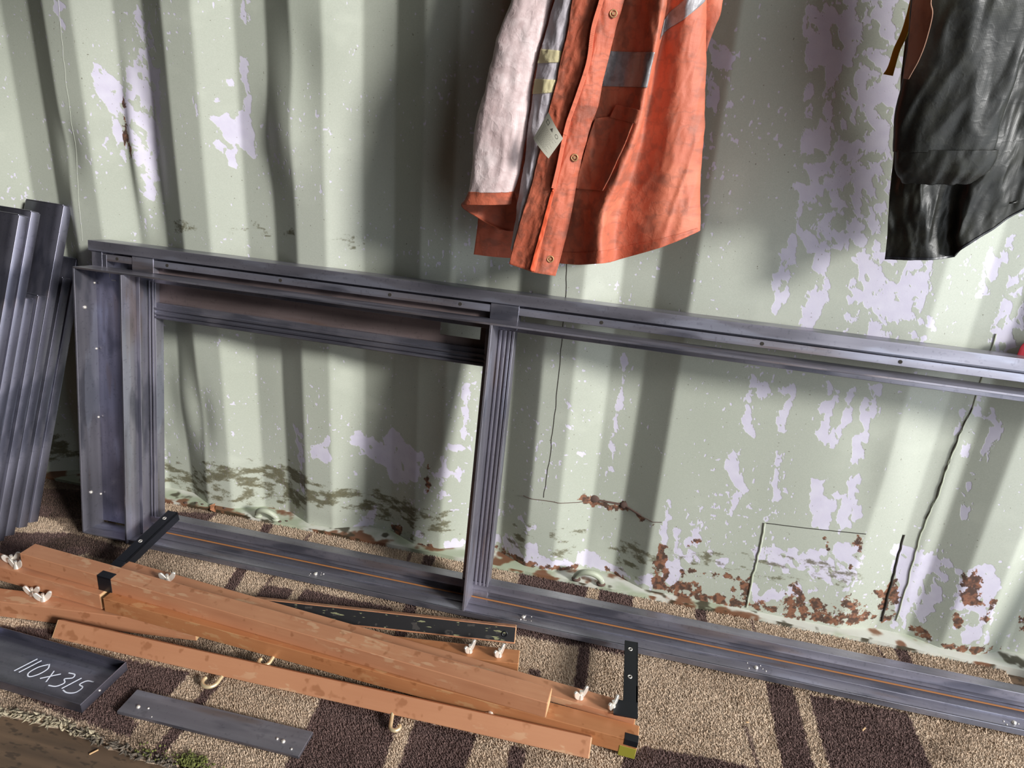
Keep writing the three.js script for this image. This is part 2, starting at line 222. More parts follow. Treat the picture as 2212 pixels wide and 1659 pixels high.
const ORANGE_JACKET = {"sleeve":[[0.788,1.391,0.1,0.852,1.392,0.1],[0.766,1.296,0.115,0.846,1.298,0.115],[0.757,1.223,0.125,0.834,1.226,0.125],[0.748,1.172,0.135,0.819,1.175,0.135],[0.736,1.133,0.14,0.813,1.137,0.14],[0.724,1.086,0.14,0.801,1.09,0.14],[0.714,1.035,0.14,0.795,1.04,0.14],[0.701,0.984,0.14,0.792,0.991,0.14],[0.699,0.927,0.14,0.786,0.935,0.14],[0.696,0.886,0.14,0.78,0.894,0.14],[0.693,0.865,0.14,0.774,0.873,0.14]],"cuff":[[0.693,0.866,0.14,0.775,0.874,0.14],[0.688,0.855,0.138,0.772,0.863,0.138],[0.681,0.842,0.135,0.771,0.851,0.135]],"rsleeve":[[0.934,1.398,0.08,0.996,1.398,0.08],[1.005,1.31,0.08,1.067,1.311,0.08],[1.032,1.239,0.085,1.082,1.241,0.085],[1.044,1.191,0.09,1.08,1.192,0.09],[1.05,1.171,0.09,1.079,1.173,0.09],[1.054,1.154,0.09,1.075,1.155,0.09],[1.06,1.132,0.09,1.07,1.132,0.09],[1.065,1.117,0.09,1.068,1.117,0.09]],"lining":[[[0.86,1.377,0.152],[0.872,1.374,0.163],[0.882,1.373,0.164]],[[0.835,1.221,0.152],[0.85,1.22,0.163],[0.863,1.22,0.164]],[[0.823,1.173,0.152],[0.838,1.172,0.163],[0.853,1.173,0.164]],[[0.809,1.111,0.152],[0.828,1.111,0.163],[0.845,1.111,0.164]],[[0.801,1.061,0.152],[0.821,1.062,0.163],[0.839,1.063,0.164]],[[0.797,1.005,0.152],[0.814,1.006,0.163],[0.83,1.008,0.164]],[[0.794,0.936,0.152],[0.808,0.938,0.163],[0.82,0.939,0.164]],[[0.787,0.869,0.152],[0.799,0.871,0.163],[0.809,0.872,0.164]],[[0.784,0.815,0.152],[0.791,0.817,0.163],[0.797,0.818,0.164]],[[0.78,0.775,0.152],[0.785,0.774,0.163],[0.788,0.771,0.164]]],"placket":[[[0.881,1.372,0.168],[0.885,1.372,0.17],[0.889,1.371,0.174],[0.892,1.372,0.17],[0.895,1.375,0.16]],[[0.863,1.219,0.168],[0.885,1.22,0.17],[0.906,1.22,0.174],[0.922,1.221,0.17],[0.937,1.223,0.16]],[[0.852,1.172,0.168],[0.877,1.173,0.17],[0.899,1.173,0.174],[0.916,1.175,0.17],[0.932,1.177,0.16]],[[0.85,1.131,0.168],[0.871,1.132,0.17],[0.891,1.133,0.174],[0.907,1.134,0.17],[0.924,1.136,0.16]],[[0.842,1.086,0.168],[0.866,1.087,0.17],[0.889,1.088,0.174],[0.903,1.089,0.17],[0.917,1.091,0.16]],[[0.839,1.053,0.168],[0.861,1.054,0.17],[0.882,1.055,0.174],[0.898,1.056,0.17],[0.913,1.058,0.16]],[[0.831,1.016,0.168],[0.852,1.017,0.17],[0.872,1.018,0.174],[0.89,1.02,0.17],[0.909,1.021,0.16]],[[0.827,0.989,0.168],[0.846,0.99,0.17],[0.865,0.992,0.174],[0.883,0.993,0.17],[0.901,0.994,0.16]],[[0.822,0.953,0.168],[0.841,0.955,0.17],[0.86,0.956,0.174],[0.878,0.958,0.17],[0.895,0.959,0.16]],[[0.815,0.916,0.168],[0.835,0.918,0.17],[0.856,0.92,0.174],[0.874,0.921,0.17],[0.89,0.922,0.16]],[[0.81,0.884,0.168],[0.83,0.886,0.17],[0.851,0.889,0.174],[0.869,0.89,0.17],[0.887,0.891,0.16]],[[0.793,0.812,0.168],[0.816,0.815,0.17],[0.839,0.818,0.174],[0.859,0.82,0.17],[0.88,0.82,0.16]],[[0.782,0.751,0.168],[0.803,0.747,0.17],[0.826,0.743,0.174],[0.846,0.741,0.17],[0.866,0.738,0.16]]],"body":[[[0.891,1.377,0.15],[0.901,1.374,0.162],[0.915,1.365,0.192],[0.915,1.384,0.128],[0.927,1.378,0.15],[0.935,1.384,0.128],[0.928,1.401,0.07]],[[0.921,1.292,0.15],[0.94,1.29,0.162],[0.967,1.284,0.192],[0.973,1.298,0.128],[0.995,1.294,0.15],[1.011,1.299,0.128],[1.007,1.312,0.07]],[[0.934,1.225,0.15],[0.958,1.224,0.162],[0.992,1.22,0.192],[0.996,1.231,0.128],[1.025,1.228,0.15],[1.047,1.232,0.128],[1.042,1.242,0.07]],[[0.93,1.178,0.15],[0.956,1.177,0.162],[0.992,1.175,0.192],[0.998,1.184,0.128],[1.027,1.182,0.15],[1.054,1.186,0.128],[1.051,1.194,0.07]],[[0.921,1.136,0.15],[0.954,1.137,0.162],[0.991,1.136,0.192],[0.996,1.142,0.128],[1.03,1.142,0.15],[1.06,1.146,0.128],[1.058,1.151,0.07]],[[0.916,1.104,0.15],[0.953,1.105,0.162],[0.989,1.105,0.192],[0.994,1.11,0.128],[1.031,1.111,0.15],[1.065,1.114,0.128],[1.062,1.118,0.07]],[[0.909,1.053,0.15],[0.946,1.055,0.162],[0.984,1.056,0.192],[0.989,1.059,0.128],[1.031,1.061,0.15],[1.072,1.064,0.128],[1.069,1.066,0.07]],[[0.902,1.013,0.15],[0.942,1.016,0.162],[0.982,1.018,0.192],[0.987,1.019,0.128],[1.031,1.022,0.15],[1.077,1.026,0.128],[1.074,1.026,0.07]],[[0.892,0.958,0.15],[0.933,0.962,0.162],[0.972,0.966,0.192],[0.983,0.965,0.128],[1.034,0.97,0.15],[1.083,0.973,0.128],[1.081,0.97,0.07]],[[0.885,0.901,0.15],[0.919,0.905,0.162],[0.957,0.911,0.192],[0.973,0.908,0.128],[1.035,0.915,0.15],[1.089,0.918,0.128],[1.087,0.913,0.07]],[[0.878,0.843,0.15],[0.904,0.847,0.162],[0.941,0.854,0.192],[0.96,0.848,0.128],[1.037,0.859,0.15],[1.096,0.862,0.128],[1.094,0.855,0.07]],[[0.868,0.759,0.15],[0.906,0.763,0.162],[0.945,0.776,0.192],[0.965,0.771,0.128],[1.042,0.807,0.15],[1.099,0.836,0.128],[1.096,0.829,0.07]]],"back":[[[0.805,1.398,0.075],[0.856,1.405,0.055],[0.883,1.405,0.055],[0.93,1.402,0.065]],[[0.774,1.305,0.075],[0.853,1.312,0.055],[0.95,1.314,0.055],[1.007,1.313,0.065]],[[0.738,1.179,0.075],[0.852,1.187,0.055],[0.967,1.192,0.055],[1.048,1.194,0.065]],[[0.706,1.013,0.075],[0.839,1.023,0.055],[0.975,1.032,0.055],[1.071,1.039,0.065]],[[0.697,0.862,0.075],[0.822,0.872,0.055],[0.98,0.887,0.055],[1.088,0.898,0.065]],[[0.696,0.801,0.075],[0.814,0.811,0.055],[0.981,0.829,0.055],[1.096,0.842,0.065]],[[0.691,0.741,0.075],[0.793,0.74,0.055],[0.964,0.766,0.055],[1.096,0.83,0.065]]],"flare":[[[0.697,0.866,0.12],[0.73,0.869,0.11],[0.766,0.871,0.1]],[[0.68,0.846,0.12],[0.725,0.85,0.11],[0.774,0.854,0.1]],[[0.677,0.834,0.12],[0.726,0.825,0.11],[0.778,0.826,0.1]],[[0.713,0.817,0.12],[0.741,0.808,0.11],[0.778,0.807,0.1]],[[0.751,0.802,0.12],[0.764,0.799,0.11],[0.778,0.798,0.1]]],"tag":[[0.833,1.008,0.185],[0.861,0.97,0.187],[0.84,0.937,0.187],[0.811,0.966,0.182]],"snaps":[[0.912,1.137,0.178],[0.881,0.939,0.178],[0.858,0.767,0.178]]};
const DARK_JACKET = {"qsleeve":[[1.347,1.375,0.15,1.476,1.377,0.15],[1.324,1.296,0.16,1.492,1.3,0.16],[1.325,1.244,0.17,1.494,1.25,0.17],[1.335,1.192,0.175,1.493,1.199,0.175],[1.343,1.139,0.175,1.492,1.147,0.175],[1.35,1.091,0.175,1.493,1.1,0.175],[1.353,1.039,0.175,1.495,1.049,0.175],[1.359,1.009,0.175,1.498,1.02,0.175],[1.363,0.991,0.175,1.498,1.002,0.175]],"qcuff":[[1.362,0.994,0.175,1.499,1.005,0.175],[1.365,0.978,0.175,1.499,0.99,0.175],[1.371,0.961,0.172,1.495,0.973,0.172],[1.387,0.946,0.165,1.482,0.955,0.165]],"qbody":[[[1.37,1.39,0.1],[1.386,1.385,0.118],[1.411,1.389,0.105],[1.436,1.383,0.125],[1.473,1.389,0.105],[1.508,1.385,0.12]],[[1.348,1.31,0.1],[1.366,1.306,0.118],[1.401,1.31,0.105],[1.449,1.306,0.125],[1.499,1.312,0.105],[1.543,1.31,0.12]],[[1.351,1.203,0.1],[1.376,1.202,0.118],[1.42,1.205,0.105],[1.458,1.204,0.125],[1.508,1.209,0.105],[1.565,1.21,0.12]],[[1.362,1.112,0.1],[1.39,1.113,0.118],[1.44,1.116,0.105],[1.478,1.117,0.125],[1.532,1.122,0.105],[1.587,1.124,0.12]],[[1.372,1.04,0.1],[1.404,1.043,0.118],[1.455,1.046,0.105],[1.494,1.049,0.125],[1.551,1.053,0.105],[1.604,1.057,0.12]],[[1.384,0.965,0.1],[1.418,0.97,0.118],[1.47,0.973,0.105],[1.51,0.978,0.125],[1.57,0.982,0.105],[1.622,0.988,0.12]],[[1.393,0.914,0.1],[1.434,0.919,0.118],[1.479,0.922,0.105],[1.505,0.927,0.125],[1.585,0.933,0.105],[1.635,0.939,0.12]],[[1.403,0.86,0.1],[1.449,0.863,0.118],[1.491,0.871,0.105],[1.504,0.888,0.125],[1.583,0.938,0.105],[1.622,0.973,0.12]],[[1.409,0.819,0.1],[1.468,0.828,0.118],[1.51,0.837,0.105],[1.515,0.857,0.125],[1.588,0.92,0.105],[1.627,0.959,0.12]]],"qlin":[[[1.318,1.29,0.185],[1.323,1.282,0.225],[1.332,1.278,0.245]],[[1.325,1.231,0.185],[1.33,1.225,0.225],[1.339,1.222,0.245]],[[1.333,1.191,0.185],[1.334,1.186,0.225],[1.342,1.183,0.245]],[[1.337,1.17,0.185],[1.339,1.166,0.225],[1.348,1.164,0.245]],[[1.343,1.128,0.185],[1.343,1.125,0.225],[1.347,1.123,0.245]],[[1.347,1.091,0.185],[1.34,1.088,0.225],[1.338,1.087,0.245]]],"strap":[[[1.343,1.305,0.12],[1.349,1.304,0.125]],[[1.345,1.2,0.12],[1.351,1.2,0.125]],[[1.344,1.16,0.12],[1.352,1.157,0.125]],[[1.339,1.135,0.12],[1.347,1.132,0.125]],[[1.337,1.11,0.12],[1.346,1.108,0.125]],[[1.333,1.099,0.12],[1.346,1.097,0.125]]]};


// mill-scale steel: blue-grey, long rolling streaks, dull rusty smears
const steelMap = dataTex(1024, 1024, (u, v) => {
  const st = tileNoise(u, v, 3, 60, 3), pa = tileNoise(u, v, 7, 9, 4), ru = tileNoise(u + 0.3, v, 4, 26, 4), sp = tileNoise(u, v, 140, 140, 2);
  let c = mix3([120, 118, 127], [176, 173, 184], clamp(st * 0.7 + pa * 0.6 - 0.12)); c = mix3(c, [136, 112, 98], sstep(0.62, 0.82, ru) * 0.4); c = mix3(c, [84, 86, 98], sstep(0.56, 0.70, tileNoise(u + 0.15, v + 0.4, 5, 14, 4)) * 0.55); c = mix3(c, [186, 190, 208], sstep(0.60, 0.72, tileNoise(u + 0.55, v + 0.1, 4, 22, 4)) * 0.45); return mix3(c, [70, 70, 78], sstep(0.66, 0.85, sp) * 0.15);
}, true, [1.4, 1.4]);
const steelRough = dataTex(512, 512, (u, v) => { const n = tileNoise(u, v, 5, 30, 4), p = tileNoise(u + 0.2, v, 9, 9, 4); const g = clamp(0.22 + n * 0.26 + p * 0.16) * 255; return [g, g, g]; }, false, [1.4, 1.4]);
const M = {};
M.steel = new THREE.MeshStandardMaterial({ color: 0xffffff, map: steelMap, roughnessMap: steelRough, roughness: 0.9, metalness: 0.8 });
M.sheetSteel = new THREE.MeshStandardMaterial({ color: 0xf2f4fc, map: steelMap, roughnessMap: steelRough, roughness: 0.74, metalness: 0.88 });       // smooth cold sheet
M.brownSheet = new THREE.MeshStandardMaterial({ color: 0xc8b4a6, map: steelMap, roughnessMap: steelRough, roughness: 1, metalness: 0.45 });
M.rustEdge = new THREE.MeshStandardMaterial({ color: 0xa06a3c, roughness: 0.8, metalness: 0.1 });
M.zinc = new THREE.MeshStandardMaterial({ color: 0xe2dcd2, roughness: 0.34, metalness: 0.6 });
M.brass = new THREE.MeshStandardMaterial({ color: 0xecd6ac, roughness: 0.34, metalness: 0.6 });
M.blackPaint = new THREE.MeshStandardMaterial({ color: 0x15171c, roughness: 0.38, metalness: 0.1 });
M.chalk = new THREE.MeshStandardMaterial({ color: 0xdfe4f0, roughness: 0.95 });
// copper-gold paint on timber with pale scuffs
const copperMap = dataTex(1024, 1024, (u, v) => {
  const g = tileNoise(u, v, 4, 90, 3), p = tileNoise(u, v, 6, 6, 4), sA = tileNoise(u + 0.4, v, 20, 60, 5), where = tileNoise(u + 0.1, v + 0.6, 5, 5, 2);
  let c = mix3([176, 120, 88], [200, 146, 110], clamp(g * 0.45 + p * 0.75 - 0.15));
  c = mix3(c, [206, 172, 138], sstep(0.57, 0.66, sA) * sstep(0.50, 0.66, where) * 0.6); return mix3(c, [128, 78, 48], sstep(0.66, 0.8, tileNoise(u, v + 0.3, 30, 30, 3)) * 0.4);
}, true, [2, 2]);
M.copper = new THREE.MeshStandardMaterial({ map: copperMap, roughness: 0.46, metalness: 0.22 });
M.goldPaint = new THREE.MeshStandardMaterial({ map: copperMap, color: 0xf2e8d2, roughness: 0.42, metalness: 0.25 });
M.rawWood = new THREE.MeshStandardMaterial({ color: 0xc49f74, roughness: 0.8 });
M.olive = new THREE.MeshStandardMaterial({ color: 0x86802a, roughness: 0.6 });
// flaked black face with yellow paint specks
M.flakedBlack = new THREE.MeshStandardMaterial({ roughness: 0.5, map: dataTex(512, 512, (u, v) => {
  const a = tileNoise(u, v, 30, 12, 3), b = tileNoise(u + 0.5, v, 18, 22, 4); let c = [26, 26, 28]; c = mix3(c, [150, 150, 110], sstep(0.72, 0.78, b) * 0.8); return mix3(c, [86, 80, 74], sstep(0.66, 0.72, a) * 0.5); }, true, [3, 9]) });

// ---------------------------------------------------------------- the container wall
const PITCH = 0.278, DEEP = 0.036;
const lerpTable = (x, k) => { for (let i = 1; i < k.length; i++) if (x <= k[i][0]) return mix(k[i - 1][1], k[i][1], (x - k[i - 1][0]) / (k[i][0] - k[i - 1][0])); return k[k.length - 1][1]; };
const RIB = [[0, 0], [0.068, 0], [0.138, -DEEP], [0.208, -DEEP], [0.278, 0]], FLATPANEL = [[1.112, 0], [1.54, 0], [1.62, -0.025], [1.685, -0.025], [1.747, 0]];
function profileAt(X) { if (X >= 1.112 && X < 1.747) return lerpTable(X, FLATPANEL); const o = X >= 1.747 ? 1.747 : 0; return lerpTable((((X - o) % PITCH) + PITCH) % PITCH, RIB); }
function profile(X) { let s = 0; for (let k = -2; k <= 2; k++) s += profileAt(X + k * 0.0012); return s / 5; }       // pressed bends have a small radius
const DENTS = [[0.245, 0.93, 0.05, 0.09, 0.016], [0.30, 1.07, 0.05, 0.08, -0.010], [-0.12, 0.86, 0.018, 0.13, 0.014], [-0.085, 0.84, 0.03, 0.12, -0.012], [-0.06, 0.28, 0.035, 0.10, 0.012], [0.0, 0.24, 0.03, 0.09, -0.010], [-0.27, 0.85, 0.03, 0.06, -0.01],
  [1.30, 0.75, 0.16, 0.30, -0.006], [1.42, 0.35, 0.10, 0.18, 0.005], [1.56, 0.40, 0.04, 0.10, 0.007], [0.20, 0.35, 0.06, 0.12, 0.004], [1.66, 0.33, 0.012, 0.30, 0.0025], [0.95, 0.45, 0.05, 0.1, 0.004], [-0.22, 0.22, 0.08, 0.05, 0.012], [-0.3, 0.15, 0.05, 0.03, -0.01]];
function wallZ(X, Y) { let z = profile(X); for (const [a, b, rx, ry, d] of DENTS) { const q = ((X - a) / rx) ** 2 + ((Y - b) / ry) ** 2; if (q < 9) z += d * Math.exp(-q); } return z + (fbm(X * 3.1, Y * 2.3, 2) - 0.5) * 0.006; }

function polySD(px, py, v) { let d = 1e9, s = 1; for (let i = 0, j = v.length - 1; i < v.length; j = i, i++) { const ex = v[j][0] - v[i][0], ey = v[j][1] - v[i][1], wx = px - v[i][0], wy = py - v[i][1];
  const t = clamp((wx * ex + wy * ey) / (ex * ex + ey * ey + 1e-12)), bx_ = wx - ex * t, by_ = wy - ey * t; d = Math.min(d, bx_ * bx_ + by_ * by_);
  const c1 = py >= v[i][1], c2 = py < v[j][1], c3 = ex * wy > ey * wx; if ((c1 && c2 && c3) || (!c1 && !c2 && !c3)) s = -s; } return s * Math.sqrt(d); }

// paint, bare primer, rust and mould of one sheet: X from x0 to x1, Y from 0 to HT
const HT = 1.5;
function sheetTextures(x0, x1, N) {
  const F = { p: new Float32Array(N * N), r: new Float32Array(N * N), g: new Float32Array(N * N) }, wX = x1 - x0;
  for (const [kind, dens, poly] of WALL_MARKS) {
    let a = 1e9, b = -1e9, c = 1e9, d = -1e9; for (const [x, y] of poly) { a = Math.min(a, x); b = Math.max(b, x); c = Math.min(c, y); d = Math.max(d, y); }
    const e = kind === 'g' ? 0.02 : 0.008, f = F[kind];
    const i0 = Math.max(0, Math.floor((a - e - x0) / wX * N)), i1 = Math.min(N - 1, Math.ceil((b + e - x0) / wX * N)), j0 = Math.max(0, Math.floor((c - e) / HT * N)), j1 = Math.min(N - 1, Math.ceil((d + e) / HT * N));
    for (let j = j0; j <= j1; j++) for (let i = i0; i <= i1; i++) { const s = polySD(x0 + (i + 0.5) / N * wX, (j + 0.5) / N * HT, poly); if (s > e) continue; const val = dens * sstep(e, -e, s); const o = j * N + i; if (val > f[o]) f[o] = val; }
  }
  const col = new Uint8Array(N * N * 4), bum = new Uint8Array(N * N * 4), rou = new Uint8Array(N * N * 4);
  for (let j = 0; j < N; j++) for (let i = 0; i < N; i++) {
    const X = x0 + (i + 0.5) / N * wX, Y = (j + 0.5) / N * HT, o = j * N + i;
    const big = fbm(X * 4, Y * 2.5, 3), fine = vn(X * 700, Y * 700);
    let c = mix3([165, 170, 156], [178, 181, 169], big); c = [c[0] + (fine - 0.5) * 7, c[1] + (fine - 0.5) * 7, c[2] + (fine - 0.5) * 7];
    const chalky = sstep(0.6, 0.85, fbm(X * 11 + 3, Y * 15, 4)) * 0.4; c = mix3(c, [190, 194, 180], chalky);
    let h = 150, rg = 0.46;
    // small chips and scratches
    const chip = fbm(X * 160 + 9, Y * 120, 2), where = fbm(X * 9 + 40, Y * 7, 2); let peel = sstep(0.82, 0.85, chip + (where - 0.5) * 0.30);
    if (F.p[o] > 0.01) { const n = fbm(X * 74 + 5 + fbm(X * 26, Y * 26, 2) * 1.5, Y * 58 + X * 30, 5); const thr = F.p[o]; peel = Math.max(peel, sstep(-0.012, 0.012, 0.28 + 0.44 * thr - n)); }
    if (peel > 0) { const pn = fbm(X * 60, Y * 60, 3); c = mix3(c, mix3([193, 187, 204], [206, 202, 214], pn), peel); h -= 45 * peel; rg = mix(rg, 0.62, peel); }
    if (F.g[o] > 0.01) { const n = fbm(X * 38 + 70, Y * 84 + 13, 6), n2 = vn(X * 380, Y * 380); const k = sstep(0.72, 0.46, n + (1 - F.g[o]) * 0.36 + (n2 - 0.5) * 0.16) * (0.7 + 0.3 * n2); c = mix3(c, mix3([58, 54, 34], [84, 76, 48], n2), clamp(k * 0.82)); rg = mix(rg, 0.85, k); }
    if (F.r[o] > 0.01) { const n = fbm(X * 80 + 21, Y * 64 + 4, 5), k = sstep(-0.05, 0.05, 0.25 + 0.46 * F.r[o] - n + (vn(X * 420, Y * 420) - 0.5) * 0.14); const n2 = fbm(X * 150, Y * 150, 3); c = mix3(c, mix3([64, 42, 32], [128, 80, 56], sstep(0.3, 0.7, n2)), k * 0.9); h += 30 * k * n2; rg = mix(rg, 0.9, k); }
    const dot = fbm(X * 260 + 50, Y * 260, 2); if (dot > 0.90) c = mix3(c, [70, 62, 48], 0.6 * sstep(0.90, 0.93, dot));
    col[4 * o] = c[0]; col[4 * o + 1] = c[1]; col[4 * o + 2] = c[2]; col[4 * o + 3] = 255; bum[4 * o] = bum[4 * o + 1] = bum[4 * o + 2] = clamp(h + (fine - 0.5) * 8, 0, 255); bum[4 * o + 3] = 255;
    rou[4 * o] = rou[4 * o + 1] = rou[4 * o + 2] = clamp(rg + (big - 0.5) * 0.15) * 255; rou[4 * o + 3] = 255;
  }
  const T = (d, s) => { const t = new THREE.DataTexture(d, N, N); t.magFilter = THREE.LinearFilter; t.minFilter = THREE.LinearMipmapLinearFilter; t.generateMipmaps = true; t.colorSpace = s ? THREE.SRGBColorSpace : THREE.NoColorSpace; t.needsUpdate = true; return t; };
  return new THREE.MeshStandardMaterial({ map: T(col, true), bumpMap: T(bum, false), bumpScale: 0.0012, roughnessMap: T(rou, false), roughness: 1, metalness: 0 });
}
const paintMap = dataTex(512, 512, (u, v) => { const n = tileNoise(u, v, 6, 6, 4), k = sstep(0.62, 0.66, tileNoise(u + 0.3, v, 30, 24, 4)) * sstep(0.5, 0.6, tileNoise(u, v + 0.2, 5, 5, 2)); return mix3(mix3([165, 170, 156], [178, 181, 169], n), [198, 193, 208], k); }, true, [0.8, 0.8]);
M.paint = new THREE.MeshStandardMaterial({ map: paintMap, roughness: 0.5 });
M.weldPaint = new THREE.MeshStandardMaterial({ map: paintMap, color: 0xf4f6ea, roughness: 0.55 });

function sheetGeometry(x0, x1, y0, y1, dx, dy, uvOf) {            // a pressed sheet with a back face 4 mm behind
  const nx = Math.max(2, Math.round((x1 - x0) / dx)), ny = Math.max(1, Math.round((y1 - y0) / dy)), W1 = nx + 1, pos = [], uv = [], idx = [];
  for (const back of [0, 1]) for (let j = 0; j <= ny; j++) for (let i = 0; i <= nx; i++) { const X = mix(x0, x1, i / nx), Y = mix(y0, y1, j / ny); pos.push(X, Y, wallZ(X, Y) - back * 0.004); uv.push(...uvOf(X, Y)); }
  const L = W1 * (ny + 1);
  for (let j = 0; j < ny; j++) for (let i = 0; i < nx; i++) { const a = j * W1 + i, b = a + 1, c = a + W1, d = c + 1; idx.push(a, b, d, a, d, c, L + a, L + d, L + b, L + a, L + c, L + d); }
  const g = new THREE.BufferGeometry(); g.setAttribute('position', new THREE.Float32BufferAttribute(pos, 3)); g.setAttribute('uv', new THREE.Float32BufferAttribute(uv, 2)); g.setIndex(idx); g.computeVertexNormals(); return g;
}
const XJ = 0.866, XL = -0.80, XR = 2.20, YB = -0.004, YT = 2.39;
const wall = structure('wall_back', null, null, 'corrugated pale green container wall with peeling paint and rust');
const sheetL = sheetTextures(XL, XJ, 2048), sheetR = sheetTextures(XJ, XR, 2048);
const plainUV = (X, Y) => [X, Y];
part('wall_sheet', sheetGeometry(XL, XJ, YB, HT, 0.0045, 0.012, (X, Y) => [(X - XL) / (XJ - XL), Y / HT]), sheetL, wall);
part('wall_sheet', sheetGeometry(XJ, XR, YB, HT, 0.0045, 0.012, (X, Y) => [(X - XJ) / (XR - XJ), Y / HT]), sheetR, wall);
part('wall_sheet', sheetGeometry(XL, XR, HT, YT, 0.012, 0.3, plainUV), M.paint, wall);
part('wall_sheet', sheetGeometry(-2.6, XL, YB, YT, 0.012, 0.3, plainUV), M.paint, wall);
// joint, cracks, weld beads and the welded repair plate
function onWall([X, Y], lift = 0) { return [X, Y, wallZ(X, Y) + lift]; }
function bead(name, pts, r, mat, lift = 0, label) { const P = []; for (let i = 0; i < pts.length - 1; i++) for (let k = 0; k < 6; k++) P.push([mix(pts[i][0], pts[i + 1][0], k / 6) + rr(-0.0012, 0.0012), mix(pts[i][1], pts[i + 1][1], k / 6)]); P.push(pts[pts.length - 1]);
  return part(name, tube(P.map(p => onWall(p, lift)), r, P.length * 3, 6), mat, wall, label); }
M.crackDark = new THREE.MeshStandardMaterial({ color: 0x2b261f, roughness: 0.9 });
M.rustBead = new THREE.MeshStandardMaterial({ color: 0x58443c, roughness: 0.95 });
bead('joint_line', WALL_SEAMS.joint, 0.0008, M.crackDark, 0, 'dark sealant line of the sheet joint');
bead('joint_line', WALL_SEAMS.leftseam, 0.0005, M.paint, 0.0002);
bead('weld_bead', WALL_SEAMS.crack, 0.0017, M.weldPaint, 0.0005);
bead('crack', WALL_SEAMS.crack.slice(1, 6).map(([x, y]) => [x - 0.001, y]), 0.0007, M.crackDark, 0.0016);
bead('weld_bead', WALL_SEAMS.bead, 0.0026, M.weldPaint, 0.0);
bead('weld_bead', WALL_SEAMS.beadtop, 0.0009, M.crackDark, 0.0002);
bead('weld_bead', WALL_SEAMS.scar, 0.0008, M.rustBead, 0.001, 'rusty weld scar');
bead('weld_bead', WALL_SEAMS.scar.slice(3, 6), 0.0026, M.rustBead, 0.0, 'rusty weld scar');
bead('crack', WALL_SEAMS.slit, 0.0026, M.crackDark, 0.0, 'open slit beside the repair plate');
for (const [x, y, r] of [[0.975, 0.193, 0.012], [1.045, 0.191, 0.011]]) { const g = new THREE.SphereGeometry(r, 14, 8); g.scale(1, 0.8, 0.35); g.translate(...onWall([x, y])); part('weld_lump', g, M.rustBead, wall); }

// bottom side rail in front of the sheet's foot
M.railPaint = new THREE.MeshStandardMaterial({ roughness: 0.6, map: dataTex(1024, 128, (u, v) => { const n = tileNoise(u, v, 40, 6, 4), r = tileNoise(u + 0.4, v, 60, 8, 4); let c = mix3([168, 176, 152], [206, 206, 196], sstep(0.4, 0.6, n)); c = mix3(c, [110, 66, 42], sstep(0.55, 0.63, r) * 0.85); return mix3(c, [56, 50, 36], sstep(0.62, 0.7, tileNoise(u, v + 0.4, 90, 10, 3)) * 0.8); }, true, [0.32, 2.5]) });
{
  const pts = []; const shape = new THREE.Shape(); const n = 420; shape.moveTo(-2.6, -0.06); for (let i = 0; i <= n; i++) { const X = mix(-2.6, 2.20, i / n); shape.lineTo(X, 0.020 + (fbm(X * 14, 3, 3) - 0.5) * 0.009); } shape.lineTo(2.20, -0.06); shape.closePath();
  const g = new THREE.ExtrudeGeometry(shape, { depth: 0.05, bevelEnabled: false }); g.rotateX(Math.PI / 2); g.translate(0, 0.0015, 0);
  structure('baseboard_back', metreUV(g), M.railPaint, 'painted bottom side rail of the container');
}
// plywood floor, ceiling and the other walls, doorway at the right end
M.ply = new THREE.MeshStandardMaterial({ roughness: 0.82, map: dataTex(1024, 1024, (u, v) => { const g = tileNoise(u, v, 5, 70, 4), d = tileNoise(u, v, 9, 9, 4), s = tileNoise(u + 0.2, v, 60, 160, 3); let c = mix3([72, 58, 46], [122, 98, 76], clamp(g * 0.7 + d * 0.5 - 0.1)); return mix3(c, [44, 36, 30], sstep(0.6, 0.75, s) * 0.5); }, true, [1.1, 1.1]) });
M.darkSides = new THREE.MeshStandardMaterial({ color: 0x8c7c70, map: M.ply.map, roughness: 0.9 });          // dark brown finish invented for the unseen sides to cut bounced light
structure('floor', metreUV(new THREE.BoxGeometry(4.88, 0.05, 2.46).translate(-0.19, -0.041, 1.19)), M.ply, 'worn brown plywood container floor');
structure('ceiling', metreUV(new THREE.BoxGeometry(4.88, 0.05, 2.46).translate(-0.19, YT + 0.025, 1.19)), M.darkSides);
structure('wall_front', metreUV(new THREE.BoxGeometry(4.88, 2.5, 0.05).translate(-0.19, 1.18, 2.395)), M.darkSides);
structure('wall_left', metreUV(new THREE.BoxGeometry(0.05, 2.5, 2.46).translate(-2.625, 1.18, 1.17)), M.darkSides);
structure('wall_right', join(metreUV(new THREE.BoxGeometry(0.05, 2.5, 0.10).translate(2.225, 1.18, -0.01)), metreUV(new THREE.BoxGeometry(0.05, 2.5, 0.10).translate(2.225, 1.18, 2.37))), M.darkSides, 'open door end of the container');

